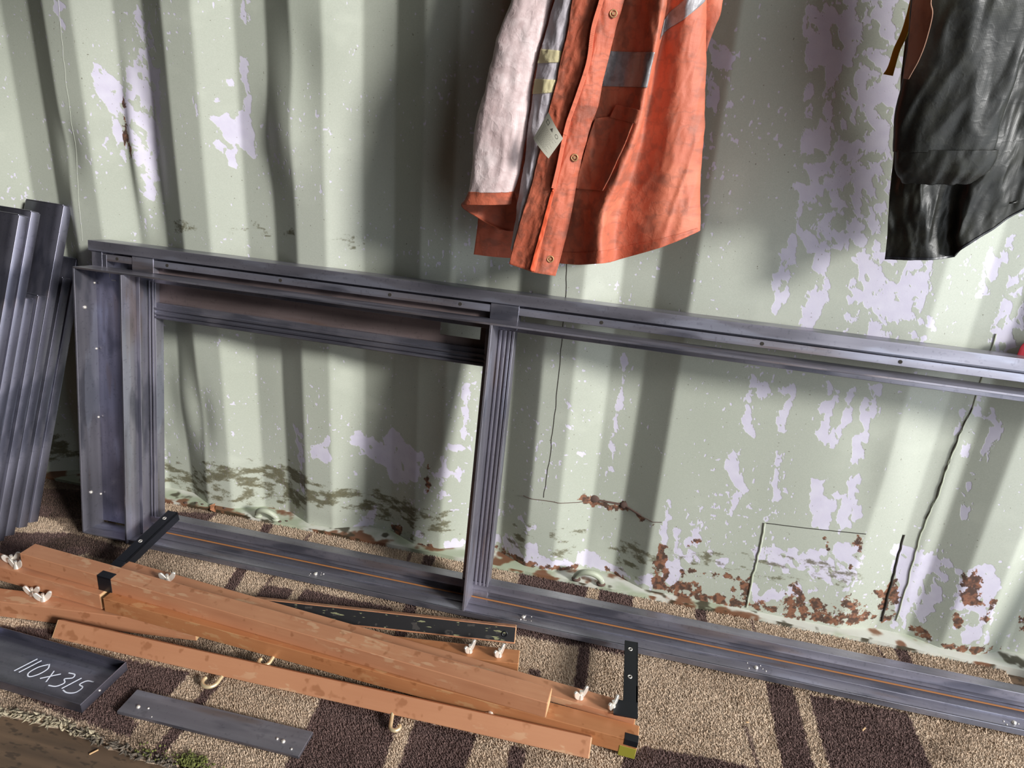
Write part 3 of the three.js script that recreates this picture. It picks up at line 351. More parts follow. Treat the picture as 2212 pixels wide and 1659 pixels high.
// ---------------------------------------------------------------- carpet
function carpetTone(X, Z) {
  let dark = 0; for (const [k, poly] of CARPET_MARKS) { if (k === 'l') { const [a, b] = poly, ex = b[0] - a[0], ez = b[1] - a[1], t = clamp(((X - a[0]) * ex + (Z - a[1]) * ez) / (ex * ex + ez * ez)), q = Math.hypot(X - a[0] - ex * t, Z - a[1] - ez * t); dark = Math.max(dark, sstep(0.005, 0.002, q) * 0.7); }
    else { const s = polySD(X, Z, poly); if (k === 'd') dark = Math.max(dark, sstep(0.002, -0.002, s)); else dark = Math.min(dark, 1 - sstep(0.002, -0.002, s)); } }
  return dark;
}
function carpetColour(X, Z) {
  const w = (vn(X * 220, Z * 220) - 0.5) * 0.006, dark = carpetTone(X + w, Z + w);
  const s = fbm(X * 13, Z * 13, 4), f = vn(X * 420, Z * 420), blotch = sstep(0.55, 0.75, fbm(X * 7 + 8, Z * 9 + 3, 4));
  let c = mix3([168, 146, 124], [204, 184, 162], clamp(s * 0.8 + (f - 0.5) * 0.5)), dk = mix3([84, 64, 60], [114, 92, 86], clamp(s * 0.6 + (f - 0.5) * 0.5 + 0.1));
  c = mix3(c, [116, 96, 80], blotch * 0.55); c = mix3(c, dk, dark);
  const soil = sstep(0.25, -0.25, X) * sstep(0.50, 0.62, fbm(X * 10 + 60, Z * 14, 4) + 0.08); return mix3(c, [62, 48, 38], soil * 0.6);
}
const CX0 = -1.0, CX1 = 1.866, CZ0 = 0.022, CZ1 = 0.80;
const carpet = thing('carpet', 'worn brown and beige block patterned carpet lying along the wall', 'carpet');
const edgeZ = X => { let z = FRONT_EDGE[0][1]; for (let i = 1; i < FRONT_EDGE.length; i++) if (X >= FRONT_EDGE[i - 1][0]) z = mix(FRONT_EDGE[i - 1][1], FRONT_EDGE[i][1], clamp((X - FRONT_EDGE[i - 1][0]) / (FRONT_EDGE[i][0] - FRONT_EDGE[i - 1][0]))); return z + (vn(X * 120, 2) - 0.5) * 0.006 + sstep(0.536, 1.2, X) * 0.09; };
{
  const shape = new THREE.Shape(); shape.moveTo(CX0, -CZ0); for (let i = 0; i <= 300; i++) { const X = mix(CX0, CX1, i / 300); shape.lineTo(X, -edgeZ(X)); } shape.lineTo(CX1, -CZ0 - 0.002); shape.closePath();
  const g = new THREE.ExtrudeGeometry(shape, { depth: 0.009, bevelEnabled: false }); g.rotateX(-Math.PI / 2); g.translate(0, -0.015, 0);
  const p = g.attributes.position, uv = new Float32Array(p.count * 2); for (let i = 0; i < p.count; i++) { uv[2 * i] = (p.getX(i) - CX0) / (CX1 - CX0); uv[2 * i + 1] = (p.getZ(i) - CZ0) / (CZ1 - CZ0); } g.setAttribute('uv', new THREE.BufferAttribute(uv, 2));
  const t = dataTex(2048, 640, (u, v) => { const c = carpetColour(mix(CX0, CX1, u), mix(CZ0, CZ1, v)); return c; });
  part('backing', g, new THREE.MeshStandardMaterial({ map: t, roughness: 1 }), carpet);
  // pile: short leaning tufts
  const tuft = new THREE.ConeGeometry(0.0016, 0.0064, 3, 1, true); tuft.translate(0, 0.0028, 0);
  const list = []; const step = 0.0027;
  for (let X = -0.62; X < CX1; X += step) for (let Z = CZ0 + 0.002; Z < edgeZ(X); Z += step) list.push([X + rr(-0.5, 0.5) * step, Z + rr(-0.5, 0.5) * step]);
  const pile = new THREE.InstancedMesh(tuft, new THREE.MeshStandardMaterial({ color: 0xffffff, roughness: 1 }), list.length); const m4 = new THREE.Matrix4(), q = new THREE.Quaternion(), e = new THREE.Euler(), col = new THREE.Color();
  list.forEach(([X, Z], i) => { const h = rr(0.7, 1.15) * (0.75 + 0.4 * fbm(X * 30, Z * 30, 2)); e.set(rr(-0.6, 0.6) + 0.2, rr(0, 6.28), rr(-0.6, 0.6)); q.setFromEuler(e); m4.compose(new THREE.Vector3(X, -0.0066, Z), q, new THREE.Vector3(1, h, 1)); pile.setMatrixAt(i, m4);
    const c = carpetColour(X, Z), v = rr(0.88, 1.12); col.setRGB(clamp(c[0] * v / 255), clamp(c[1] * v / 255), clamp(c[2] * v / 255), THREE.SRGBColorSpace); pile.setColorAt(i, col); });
  pile.name = 'pile'; pile.userData.kind = 'stuff'; pile.castShadow = pile.receiveShadow = true; carpet.add(pile);
  // frayed yarn along the cut edge
  const yarn = new THREE.ConeGeometry(0.0035, 0.014, 4); yarn.translate(0, 0.004, 0); const fr = new THREE.InstancedMesh(yarn, new THREE.MeshStandardMaterial({ color: 0xffffff, roughness: 1 }), 700);
  for (let i = 0; i < 700; i++) { const X = i < 420 ? rr(-0.3, 0.26) : rr(0.2, 0.7); e.set(rr(0.2, 1.5), rr(-1, 1), rr(-1, 1)); q.setFromEuler(e); m4.compose(new THREE.Vector3(X, -0.008 + rr(0, 0.006), edgeZ(X) + rr(-0.008, 0.004)), q, new THREE.Vector3(1, rr(0.5, 1.2), 1)); fr.setMatrixAt(i, m4); { const k = rr(0.55, 1.3), b = i < 420 ? [0.34, 0.29, 0.20] : [0.11, 0.09, 0.07]; col.setRGB(b[0] * k, b[1] * k, b[2] * k); }; fr.setColorAt(i, col); }
  fr.name = 'frayed_edge'; fr.userData.kind = 'stuff'; carpet.add(fr);
}
// moss growing on the carpet's cut edge
{
  const g = new THREE.IcosahedronGeometry(0.0035, 0), im = new THREE.InstancedMesh(g, new THREE.MeshStandardMaterial({ color: 0xffffff, roughness: 1 }), 420), m4 = new THREE.Matrix4(), col = new THREE.Color();
  for (let i = 0; i < 420; i++) { const big = i < 300, X = big ? 0.428 + (rnd() + rnd() - 1) * 0.024 : rr(0.33, 0.56); m4.makeTranslation(X, -0.003 + rr(0, 0.006), edgeZ(X) - 0.012 + (rnd() + rnd() - 1) * 0.016); const s = rr(0.3, 0.65); m4.scale(new THREE.Vector3(s, s, s)); im.setMatrixAt(i, m4); const v = rr(0.5, 1.2); col.setRGB(0.13 * v, 0.14 * v, 0.035 * v); im.setColorAt(i, col); }
  im.name = 'moss'; scene.add(im); tag(im, 'green moss growing on the cut edge of the carpet', 'moss', null, 'stuff');
}

// ---------------------------------------------------------------- the long steel frame leaning on the wall
const LEAN = 8.5 * Math.PI / 180;
const frame = thing('steel_framework', 'long welded raw steel frame with a divider leaning against the corrugated wall', 'frame', null, [0, 0.004, 0.125]);
frame.rotation.x = -LEAN;
{
  const UL = -0.19, UR = 2.15, S = M.steel;
  part('top_rail', bx(UL - 0.004, UR, 0.646, 0.668, -0.03, 0.036), S, frame);
  part('groove_strip', bx(UL, UR, 0.638, 0.650, 0, 0.014), S, frame);
  part('face_bar', bx(UL + 0.004, UR, 0.626, 0.641, 0, 0.03), S, frame);
  for (const [a, b] of [[UL + 0.001, -0.163], [-0.087, -0.034], [0.728, 0.786]]) part('cover_plate', bx(a, b, 0.596, 0.6465, 0.001, 0.0312), S, frame);
  part('side_bar', bx(UL + 0.001, -0.152, 0, 0.64, 0, 0.0305), S, frame);
  part('side_bar', bx(-0.178, -0.170, 0.53, 0.63, 0.028, 0.0306), S, frame);
  part('recess_sheet', bx(-0.155, -0.083, 0.02, 0.63, 0.004, 0.010), S, frame);
  part('web_sheet', bx(-0.183, -0.058, 0.0, 0.612, 0.027, 0.031), M.sheetSteel, frame);
  part('filler_bar', bx(-0.0585, -0.050, 0.0, 0.610, 0.0, 0.055), S, frame);
  part('side_flange', bx(-0.1835, -0.1795, -0.008, 0.613, 0.028, 0.092), S, frame);
  part('side_flange', bx(-0.0625, -0.0585, -0.008, 0.610, 0.028, 0.099), S, frame);
  part('end_plate', bx(-0.1835, -0.0585, -0.008, -0.004, 0.030, 0.092), S, frame);
  // inner post with ridges
  part('post', bx(-0.059, -0.033, 0.0, 0.60, 0, 0.026), S, frame);
  for (const u of [-0.0555, -0.0475, -0.0395]) part('ridge', bx(u, u + 0.0045, 0.034, 0.597, 0.024, 0.031), S, frame);
  // upper flange and the rail under it
  part('top_flange', bx(-0.1835, UR, 0.6095, 0.6135, 0.026, 0.092), S, frame);
  part('under_rail', bx(-0.06, UR, 0.592, 0.6115, 0, 0.028), S, frame);
  // sheet with a cut-out under the top rail of the left bay
  { const sh = new THREE.Shape(); sh.moveTo(-0.036, 0.545); sh.lineTo(0.75, 0.545); sh.lineTo(0.75, 0.63); sh.lineTo(-0.036, 0.63); sh.closePath(); const h = new THREE.Path(); h.moveTo(0.622, 0.564); h.lineTo(0.708, 0.564); h.lineTo(0.708, 0.603); h.lineTo(0.622, 0.603); h.closePath(); sh.holes.push(h);
    part('infill_sheet', metreUV(new THREE.ExtrudeGeometry(sh, { depth: 0.003, bevelEnabled: false }).translate(0, 0, 0.010)), M.brownSheet, frame, 'dark brownish sheet with a rectangular cut-out');
  }
  part('cross_rail', bx(-0.036, 0.742, 0.512, 0.548, 0, 0.024), S, frame);
  for (const v of [0.514, 0.522, 0.533]) part('ridge', bx(-0.034, 0.724, v, v + 0.005, 0.022, 0.029), S, frame);
  // divider
  part('divider_post', bx(0.722, 0.782, 0, 0.60, 0, 0.025), S, frame);
  for (const u of [0.752, 0.7615, 0.7705, 0.7775]) part('ridge', bx(u, u + 0.0045, 0.03, 0.594, 0.023, 0.031), S, frame);
  part('divider_flange', bx(0.7435, 0.7485, -0.003, 0.610, 0.024, 0.092), S, frame);
  // bottom rail
  part('bottom_rail', bx(-0.06, UR, 0.017, 0.036, 0, 0.029), S, frame);
  part('bottom_channel', bx(-0.06, UR, 0.0, 0.018, 0, 0.014), S, frame);
  part('bottom_flange', bx(-0.06, UR, -0.0045, -0.0005, 0.012, 0.092), S, frame);
  part('bottom_strip', bx(-0.05, UR, -0.001, 0.002, 0.034, 0.060), S, frame);
  part('rusty_edge', bx(-0.05, UR, -0.0008, 0.0032, 0.030, 0.0335), M.rustEdge, frame, 'thin orange rusty edge');
  part('front_lip', bx(-0.0585, UR, -0.0125, -0.0005, 0.088, 0.0925), S, frame);
  part('end_post', bx(2.09, UR, 0, 0.65, 0, 0.03), S, frame);
  // bolt heads and weld spatter; side domes stand for light in holes
  const dome = (r) => new THREE.SphereGeometry(r, 10, 6, 0, Math.PI * 2, 0, Math.PI / 2);
  for (const [u, w] of [[0.399, 0.072], [0.872, 0.069], [1.345, 0.074], [1.808, 0.076]]) { part('zinc_dome', dome(0.0045).translate(u, 0.0, w), M.zinc, frame); for (let k = 0; k < 6; k++) part('weld_spatter', dome(rr(0.0008, 0.0018)).translate(u + rr(-0.02, 0.02), -0.0004, w + rr(-0.012, 0.010)), M.zinc, frame); }
  for (const [v, w, r] of [[0.523, 0.066, 0.0042], [0.0855, 0.066, 0.0042], [0.575, 0.036, 0.003], [0.425, 0.036, 0.003], [0.262, 0.036, 0.003], [0.07, 0.036, 0.003]]) part('zinc_dome', dome(r).rotateZ(-Math.PI / 2).translate(-0.1797, v, w), M.zinc, frame);  // zinc domes added for the bright holes of the left flange
  for (const u of [-0.125, 0.0, 0.27, 0.515, 0.665, 0.95, 1.25, 1.49, 1.72]) part('screw_hole', new THREE.CylinderGeometry(0.0035, 0.0035, 0.001, 12).rotateX(Math.PI / 2).translate(u, 0.634, 0.0302), M.crackDark, frame);
  // chalk marks inside the left channel
  part('chalk_mark', bx(-0.117, -0.115, 0.555, 0.585, 0.0308, 0.0314, 0.0002).rotateZ(0), M.chalk, frame);
  part('chalk_mark', bx(-0.140, -0.128, 0.584, 0.587, 0.0308, 0.0314, 0.0002), M.chalk, frame);
  part('chalk_mark', bx(-0.145, -0.143, 0.590, 0.602, 0.0308, 0.0314, 0.0002), M.chalk, frame);
}

// ---------------------------------------------------------------- folded steel trays leaning in a stack at the left
function trayParts(root, w, l, d, mat) {                          // folded pan: face towards +z, lips turned back to the wall; right edge at x = 0
  const t = 0.002, r = 0.0042, sh = new THREE.Shape();
  sh.moveTo(-w, 0); sh.lineTo(-w, d - r); sh.absarc(-w + r, d - r, r, Math.PI, Math.PI / 2, true); sh.lineTo(-r, d); sh.absarc(-r, d - r, r, Math.PI / 2, 0, true); sh.lineTo(0, 0); sh.lineTo(-t, 0); sh.lineTo(-t, d - r); sh.absarc(-r, d - r, r - t, 0, Math.PI / 2, false); sh.lineTo(-w + r, d - t); sh.absarc(-w + r, d - r, r - t, Math.PI / 2, Math.PI, false); sh.lineTo(-w + t, 0); sh.closePath();
  const g = new THREE.ExtrudeGeometry(sh, { depth: l - 0.004, bevelEnabled: false, curveSegments: 5 }); g.rotateX(Math.PI / 2); g.scale(1, -1, -1); g.rotateX(0); g.computeVertexNormals();
  g.rotateX(0); const p = g.attributes.position; for (let i = 0; i < p.count; i++) p.setZ(i, -p.getZ(i)); const ix = g.index; if (ix) for (let i = 0; i < ix.count; i += 3) { const a = ix.getX(i); ix.setX(i, ix.getX(i + 1)); ix.setX(i + 1, a); } else for (const k of ['position', 'uv']) { const a = g.attributes[k], n = a.itemSize; for (let i = 0; i < a.count; i += 3) for (let c = 0; c < n; c++) { const q = a.array[i * n + c]; a.array[i * n + c] = a.array[(i + 1) * n + c]; a.array[(i + 1) * n + c] = q; } }
  const f = toCreasedNormals(g, 0.9); const u = f.attributes.uv, q = f.attributes.position; for (let i = 0; i < q.count; i++) u.setXY(i, q.getY(i), q.getX(i) + q.getZ(i));
  part('folded_sheet', f, mat, root);
  part('lip', bx(-w + 0.002, -0.002, l - 0.005, l - 0.001, 0, d - 0.0004, 0.0018), mat, root); part('lip', bx(-w + 0.002, -0.002, 0, 0.003, 0, d - 0.0004, 0.0012), mat, root);
}
{
  const a = 21 * Math.PI / 180;
  const stack = [[0.186, 0.64, -0.325, 'shortest dark folded steel tray against the wall behind the others'], [0.2095, 0.60, -0.330, 'folded steel tray second from the wall in the leaning stack'], [0.243, 0.775, -0.330, 'tallest folded steel tray in the leaning stack'], [0.267, 0.572, -0.332, 'short folded steel tray just in front of the tallest one'], [0.2915, 0.572, -0.340, 'short folded steel tray set back between the tall ones'], [0.3165, 0.770, -0.338, 'long folded steel tray second from the front of the stack'], [0.341, 0.765, -0.342, 'foremost long folded steel tray of the leaning stack']];
  for (const [s, l, x, label] of stack) {
    const t = thing('steel_tray', label, 'steel tray', 'folded steel trays leaning on the wall', [x, 0, s / Math.cos(a)]); t.rotation.order = 'YXZ'; t.rotation.x = -a; t.rotation.y = -0.13;
    trayParts(t, 0.120, l, 0.022, M.sheetSteel);
  }
}
// the tray lying on the carpet, chalked 110 x 315
{
  const t = thing('steel_tray', 'folded steel tray lying on the carpet with chalk writing 110 x 315', 'steel tray', null, [0.2005, 0.001, 0.594]);
  t.rotation.y = -0.028;
  const th = 0.002, L = 0.315, D = 0.106, h = 0.019;
  part('base_sheet', bx(-L, 0, 0, th, -D / 2, D / 2, 0.001), M.sheetSteel, t);
  part('lip', bx(-th, 0, 0, h, -D / 2, D / 2, 0.001), M.sheetSteel, t); part('lip', bx(-L, -L + th, 0, h, -D / 2, D / 2, 0.001), M.sheetSteel, t);
  part('lip', bx(-L, 0, 0, h, -D / 2, -D / 2 + th, 0.001), M.sheetSteel, t); part('lip', bx(-L, 0, 0, h, D / 2 - th, D / 2, 0.001), M.sheetSteel, t);
  part('zinc_dome', new THREE.SphereGeometry(0.002, 8, 6).translate(0.0, 0.012, 0.012), M.zinc, t);
  const strokes = [[[0, 0], [0.15, 1]], [[0.28, 0.02], [0.43, 1]], [[0.95, 0.95], [0.72, 0.6], [0.72, 0.15], [0.95, 0.02], [1.18, 0.3], [1.2, 0.75], [0.98, 0.98]], [[1.5, 0.15], [2.05, 0.75]], [[1.6, 0.75], [1.95, 0.1]], [[2.3, 0.95], [2.65, 0.98], [2.75, 0.8], [2.5, 0.58], [2.72, 0.42], [2.6, 0.1], [2.25, 0.0]], [[2.95, 0.1], [3.12, 0.95]], [[3.85, 1.0], [3.5, 0.92], [3.42, 0.62], [3.7, 0.55], [3.72, 0.2], [3.4, 0.02], [3.1, 0.06]]];
  const k = 0.037, gs = strokes.map(s => { const g = tube(s.map(([x, y]) => [(x + y * 0.12) * k, 0, -y * k]), 0.0013, s.length * 8, 6); g.scale(1, 0.25, 1); return g; });
  const m = part('chalk_writing', join(gs), M.chalk, t, 'white chalk writing 110 x 315'); m.position.set(-0.182, 0.0023, 0.014); m.rotation.y = -0.10;
}
// flat bar, its bright bolt holes made as raised zinc domes
{
  const t = thing('flat_bar', 'flat steel bar with bright domes in place of its holes lying on the carpet in front of the tray', 'steel bar', null, [0.4215, 0.0, 0.6028]); t.rotation.y = 0.014;
  part('bar', bx(-0.168, 0.168, 0, 0.0062, -0.0255, 0.0255, 0.0008), M.steel, t);
  for (const [x, z, r] of [[-0.140, 0.008, 0.0036], [-0.122, 0.006, 0.002], [-0.105, 0.02, 0.0012], [0.130, 0.006, 0.0036], [0.118, 0.004, 0.0024], [0.150, 0.016, 0.002]]) part('hole_dome', new THREE.SphereGeometry(r, 10, 6, 0, 6.283, 0, Math.PI / 2).translate(x, 0.0061, z), M.zinc, t);  // shiny domes added where the bar has bright holes
}

// ---------------------------------------------------------------- copper painted timber bars
const BAR = 0.0375;
function wingNut(parent, p, turn = 0, mat = M.zinc, roll) {        // hub, bolt end and two splayed wings
  const wing = s => { const sh = new THREE.Shape(); sh.moveTo(0.002, 0); sh.lineTo(0.006, 0); sh.quadraticCurveTo(0.016, 0.008, 0.0155, 0.018); sh.quadraticCurveTo(0.012, 0.0215, 0.009, 0.018); sh.lineTo(0.002, 0.008); sh.closePath(); const g = new THREE.ExtrudeGeometry(sh, { depth: 0.0028, bevelEnabled: true, bevelThickness: 0.0007, bevelSize: 0.0007, bevelSegments: 1, curveSegments: 6 }); g.translate(0, 0, -0.0014); if (s < 0) g.rotateY(Math.PI); return g; };
  const n = part('wing_nut', join(new THREE.CylinderGeometry(0.0045, 0.006, 0.009, 14).translate(0, 0.0045, 0), new THREE.CylinderGeometry(0.003, 0.003, 0.016, 10).translate(0, 0.008, 0), wing(1), wing(-1)), mat, parent, 'shiny zinc wing nut');
  n.position.set(...p); n.rotation.set(roll || 0, turn, 0, 'XYZ'); return n;
}
function cupHook(parent, w, dir = -1, r = 0.0125, stem = 0.022, turn = 0) {        // world point at the bar; a stem, then a curl lying near the carpet
  const P = [[0, 0.004, -0.012], [0, 0, 0], [0, -0.001, stem * 0.6]]; for (let k = 0; k <= 9; k++) { const a = k / 9 * Math.PI * 1.12; P.push([dir * r * (1 - Math.cos(a)), -0.0015, stem + r * Math.sin(a)]); }
  const c = Math.cos(turn), s = Math.sin(turn); const L = P.map(([x, y, z]) => { const v = parent.worldToLocal(new THREE.Vector3(w[0] + x * c + z * s, w[1] + y, w[2] - x * s + z * c)); return [v.x, v.y, v.z]; });
  return part('cup_hook', tube(L, 0.0036, 48, 10), M.brass, parent, 'brass cup hook'); }
function bar(label, a, b, mat = M.copper, roll = 0, offset = [0, 0], H = BAR, D = BAR) {  // a square bar between two points on one of its long edges; local x runs along it
  const A = new THREE.Vector3(...a), B = new THREE.Vector3(...b), L = A.distanceTo(B), t = thing('timber_bar', label, 'timber bar', 'copper painted timber bars piled on the carpet', a);
  const x = B.clone().sub(A).normalize(), z = new THREE.Vector3().crossVectors(x, new THREE.Vector3(0, 1, 0)).normalize(), y = new THREE.Vector3().crossVectors(z, x);
  t.quaternion.setFromRotationMatrix(new THREE.Matrix4().makeBasis(x, y, z)); t.rotateX(roll); t.userData.len = L; t.updateMatrixWorld();
  const g = new RoundedBoxGeometry(L, H, D, 2, 0.0016); g.translate(L / 2, (offset[0] - 0.5) * H, (offset[1] - 0.5) * D);
  part('timber', metreUV(g, 1, rr(0, 1), rr(0, 1)), mat, t);
  for (const e of [0, 1]) { const c = new RoundedBoxGeometry(0.0012, H * 0.96, D * 0.96, 1, 0.0005); c.translate(e * L, (offset[0] - 0.5) * H, (offset[1] - 0.5) * D); part('cut_end', metreUV(c), M.rawWood, t, 'pale chipped cut end'); }
  return t;
}
{
  // offset [1,1]: the edge given is bottom/back; y offset 0: edge is at the top of the bar, z offset 0: edge is at the front of the bar, 1: at the back
  const b9 = bar('copper bar lowest at the left under the crossing bars, with wing nuts on top', [-0.2353, 0.036, 0.506], [0.2708, 0.036, 0.4387], M.copper, 0, [0, 0]);
  const b5 = bar('golden bar with two wing nuts near its end beside the flaked black bar', [0.56, 0.036, 0.3613], [0.8888, 0.036, 0.3133], M.goldPaint, 0, [0, 1]);
  const b6 = bar('bar with a flaked black face and copper edges behind the pile', [0.338, 0.010, 0.352], [0.8711, 0.010, 0.2718], M.copper, -0.45, [1, 0], 0.034, 0.018);
  const b1 = bar('foremost copper bar tilted on its edge with brass cup hooks', [0.0227, 0.011, 0.5222], [1.0497, 0.011, 0.5008], M.copper, -0.66, [1, 0], 0.034, 0.013);
  const b3 = bar('gold and copper bar with a taped olive end and hanging wing nuts', [0.0915, 0.0735, 0.4606], [1.1255, 0.040, 0.4706], M.goldPaint, 0, [0, 0], 0.032, 0.0365);
  const b4 = bar('copper bar carrying black angle brackets at both ends', [0.0133, 0.052, 0.3205], [1.1196, 0.052, 0.4003], M.copper, 0, [0, 1], 0.0148, 0.035);
  const b8 = bar('short visible copper bar at the left lying parallel below the topmost bar', [-0.308, 0.073, 0.4344], [0.0779, 0.073, 0.4535], M.copper, 0, [0, 0], 0.0355, 0.0365);
  const b2 = bar('topmost copper bar of the pile with a black tape band', [-0.1175, 0.112, 0.4336], [0.9681, 0.081, 0.4723], M.copper, 0, [0, 0], 0.0335, 0.0365);
  b1.updateMatrixWorld();
  part('tape', join(bx(0.184, 0.215, -0.0338, 0.0008, -0.004, 0.0009), bx(0.184, 0.215, -0.004, 0.0009, -0.016, 0.0009)), M.blackPaint, b2, 'black tape patch');
  part('tape', bx(1.012, 1.0352, -0.012, 0.0008, -0.014, 0.0008), M.blackPaint, b3, 'black tape'); part('painted_end', metreUV(bx(1.006, 1.0348, -BAR - 0.0006, -BAR * 0.42, -BAR * 0.9, 0.0007)), M.olive, b3, 'olive painted end');
  wingNut(b4, [0.140, 0.0, 0.024], 0.5, M.zinc); wingNut(b4, [1.010, 0, 0.022], 0.9); wingNut(b4, [1.068, 0, 0.024], 1.2);
  wingNut(b5, [0.237, 0, 0.020], 1.0); wingNut(b5, [0.294, 0, 0.022], 1.0);
  wingNut(b9, [0.192, 0, -0.018], 0.4, M.zinc); wingNut(b9, [0.160, 0, -0.030], 0.1, M.zinc); wingNut(b8, [0.175, 0, -0.010], 0.1, M.zinc); wingNut(b8, [0.150, 0, -0.022], 0.8, M.zinc);
  wingNut(b3, [0.78, -0.024, 0.0005], 0.0, M.zinc, Math.PI / 2); wingNut(b3, [0.845, -0.026, 0.0005], 0.0, M.zinc, Math.PI / 2);
  b3.updateMatrixWorld(); cupHook(b1, [0.3766, 0.009, 0.512], -1, 0.0135, 0.016); cupHook(b1, [0.7046, 0.009, 0.510], 1, 0.008, 0.020, 0.25); cupHook(b3, [0.4513, 0.030, 0.464], -1, 0.010, 0.012);
  // flaked black face of the rear bar
  part('black_face', metreUV(bx(0.02, b6.userData.len - 0.001, 0.0035, 0.0325, -0.0004, 0.0008, 0.0003)), M.flakedBlack, b6, 'flaked black face with yellow specks');
  part('bolt_hole', new THREE.TorusGeometry(0.005, 0.0014, 8, 18).translate(b6.userData.len - 0.022, 0.018, 0.0012), M.blackPaint, b6);
  // angle brackets
  const mkBracket = (x, z, turn, L, foot) => { const gs = []; const w = 0.026, th = 0.004; gs.push(bx(0, w, 0, th, -L, 0, 0.0008), bx(w - th, w, -0.018, th, -L, 0, 0.0008)); if (foot) gs.push(bx(-0.016, w, 0, th, -0.0, 0.034, 0.0008)); else gs.push(bx(0, w, 0, th, 0, 0.03, 0.0008)); const m = part('angle_bracket', join(gs), M.blackPaint, b4, 'black painted angle bracket'); m.position.set(x, 0.0006, z); m.rotation.y = turn;
    for (const k of [0.25, 0.72]) { const r = new THREE.Mesh(new THREE.TorusGeometry(0.0034, 0.0011, 6, 16).rotateX(Math.PI / 2).translate(0.011, th + 0.0003, -L * k - 0.02), M.zinc); r.name = 'rivet_hole'; m.add(r); } return m; };
  mkBracket(-0.004, 0.010, 0.02, 0.165, false).rotation.x = 0.17; mkBracket(1.083, 0.004, 0.13, 0.155, true);
  const tip = part('angle_bracket', join([bx(0, 0.016, 0, 0.003, -0.05, 0, 0.0006), bx(0.013, 0.016, -0.016, 0.003, -0.05, 0, 0.0006)]), M.blackPaint, b5, 'black painted angle bracket'); tip.position.set(-0.262, 0.002, -0.010); tip.rotation.y = -0.35;
}

// ---------------------------------------------------------------- cloth
function catmull(a, b, c, d, t) { return 0.5 * (2 * b + (c - a) * t + (2 * a - 5 * b + 4 * c - d) * t * t + (3 * b - a - 3 * c + d) * t * t * t); }
function netSurface(net) {                                        // smooth surface through a net of points; u, v in 0..1
  const R = net.length, C = net[0].length, at = (r, c) => net[clamp(r, 0, R - 1)][clamp(c, 0, C - 1)];
  return (u, v) => { const x = clamp(u) * (C - 1), y = clamp(v) * (R - 1), ci = Math.min(C - 2, Math.floor(x)), ri = Math.min(R - 2, Math.floor(y)), fx = x - ci, fy = y - ri, out = [0, 0, 0];
    for (let k = 0; k < 3; k++) { const col = []; for (let r = -1; r <= 2; r++) col.push(catmull(at(ri + r, ci - 1)[k], at(ri + r, ci)[k], at(ri + r, ci + 1)[k], at(ri + r, ci + 2)[k], fx)); out[k] = catmull(...col, fy); } return out; };
}
function tubeSurface(rows, flat = 0.5) {                          // sleeve: rows give the left and right side of the flattened tube
  return (u, v) => { const y = clamp(v) * (rows.length - 1), i = Math.min(rows.length - 2, Math.floor(y)), f = y - i, g = k => catmull(rows[Math.max(0, i - 1)][k], rows[i][k], rows[i + 1][k], rows[Math.min(rows.length - 1, i + 2)][k], f);
    const L = [g(0), g(1), g(2)], Rr = [g(3), g(4), g(5)], a = u * Math.PI * 2, w = Math.hypot(Rr[0] - L[0], Rr[1] - L[1]) / 2, cx = (L[0] + Rr[0]) / 2, cy = (L[1] + Rr[1]) / 2, c = -Math.cos(a), s = Math.sin(a);
    return [cx + (Rr[0] - L[0]) / 2 * c, cy + (Rr[1] - L[1]) / 2 * c, L[2] + w * flat * Math.sign(s) * Math.pow(Math.abs(s), 0.8)]; };
}
function wrinkled(S, amp, freq, off = 0, ridge = 0.4) {             // pushes the cloth in and out along its normal
  const N = (u, v) => { const e = 0.004, a = S(Math.max(0, u - e), v), b = S(Math.min(1, u + e), v), c = S(u, Math.max(0, v - e)), d = S(u, Math.min(1, v + e)); const x = [b[0] - a[0], b[1] - a[1], b[2] - a[2]], y = [d[0] - c[0], d[1] - c[1], d[2] - c[2]]; const n = [-(x[1] * y[2] - x[2] * y[1]), -(x[2] * y[0] - x[0] * y[2]), -(x[0] * y[1] - x[1] * y[0])], l = Math.hypot(...n) || 1; return n.map(q => q / l); };
  const F = (u, v, lift = 0) => { const p = S(u, v), n = N(u, v), X = p[0] * freq + off, Y = p[1] * freq * 0.55 + off * 1.7 + p[2] * freq * 0.5; const w = fbm(X * 0.7, Y * 0.7, 2) * 1.6, a = fbm(X + w, Y - w, 3) - 0.5, r = 0.5 - Math.abs(fbm(X * 1.9 + 9 + w, Y * 1.3 + w, 3) - 0.5) * 4; const r2 = 0.5 - Math.abs(fbm(X * 4.3 + 31 - w, Y * 3.1 + w * 2, 3) - 0.5) * 5; const h = amp * (a * 2 * (1 - ridge) + Math.max(-0.5, r) * ridge) + Math.min(amp, 0.004) * 0.28 * Math.max(-0.4, r2) + lift; return [p[0] + n[0] * h, p[1] + n[1] * h, p[2] + n[2] * h]; };
  F.normal = N; return F;
}
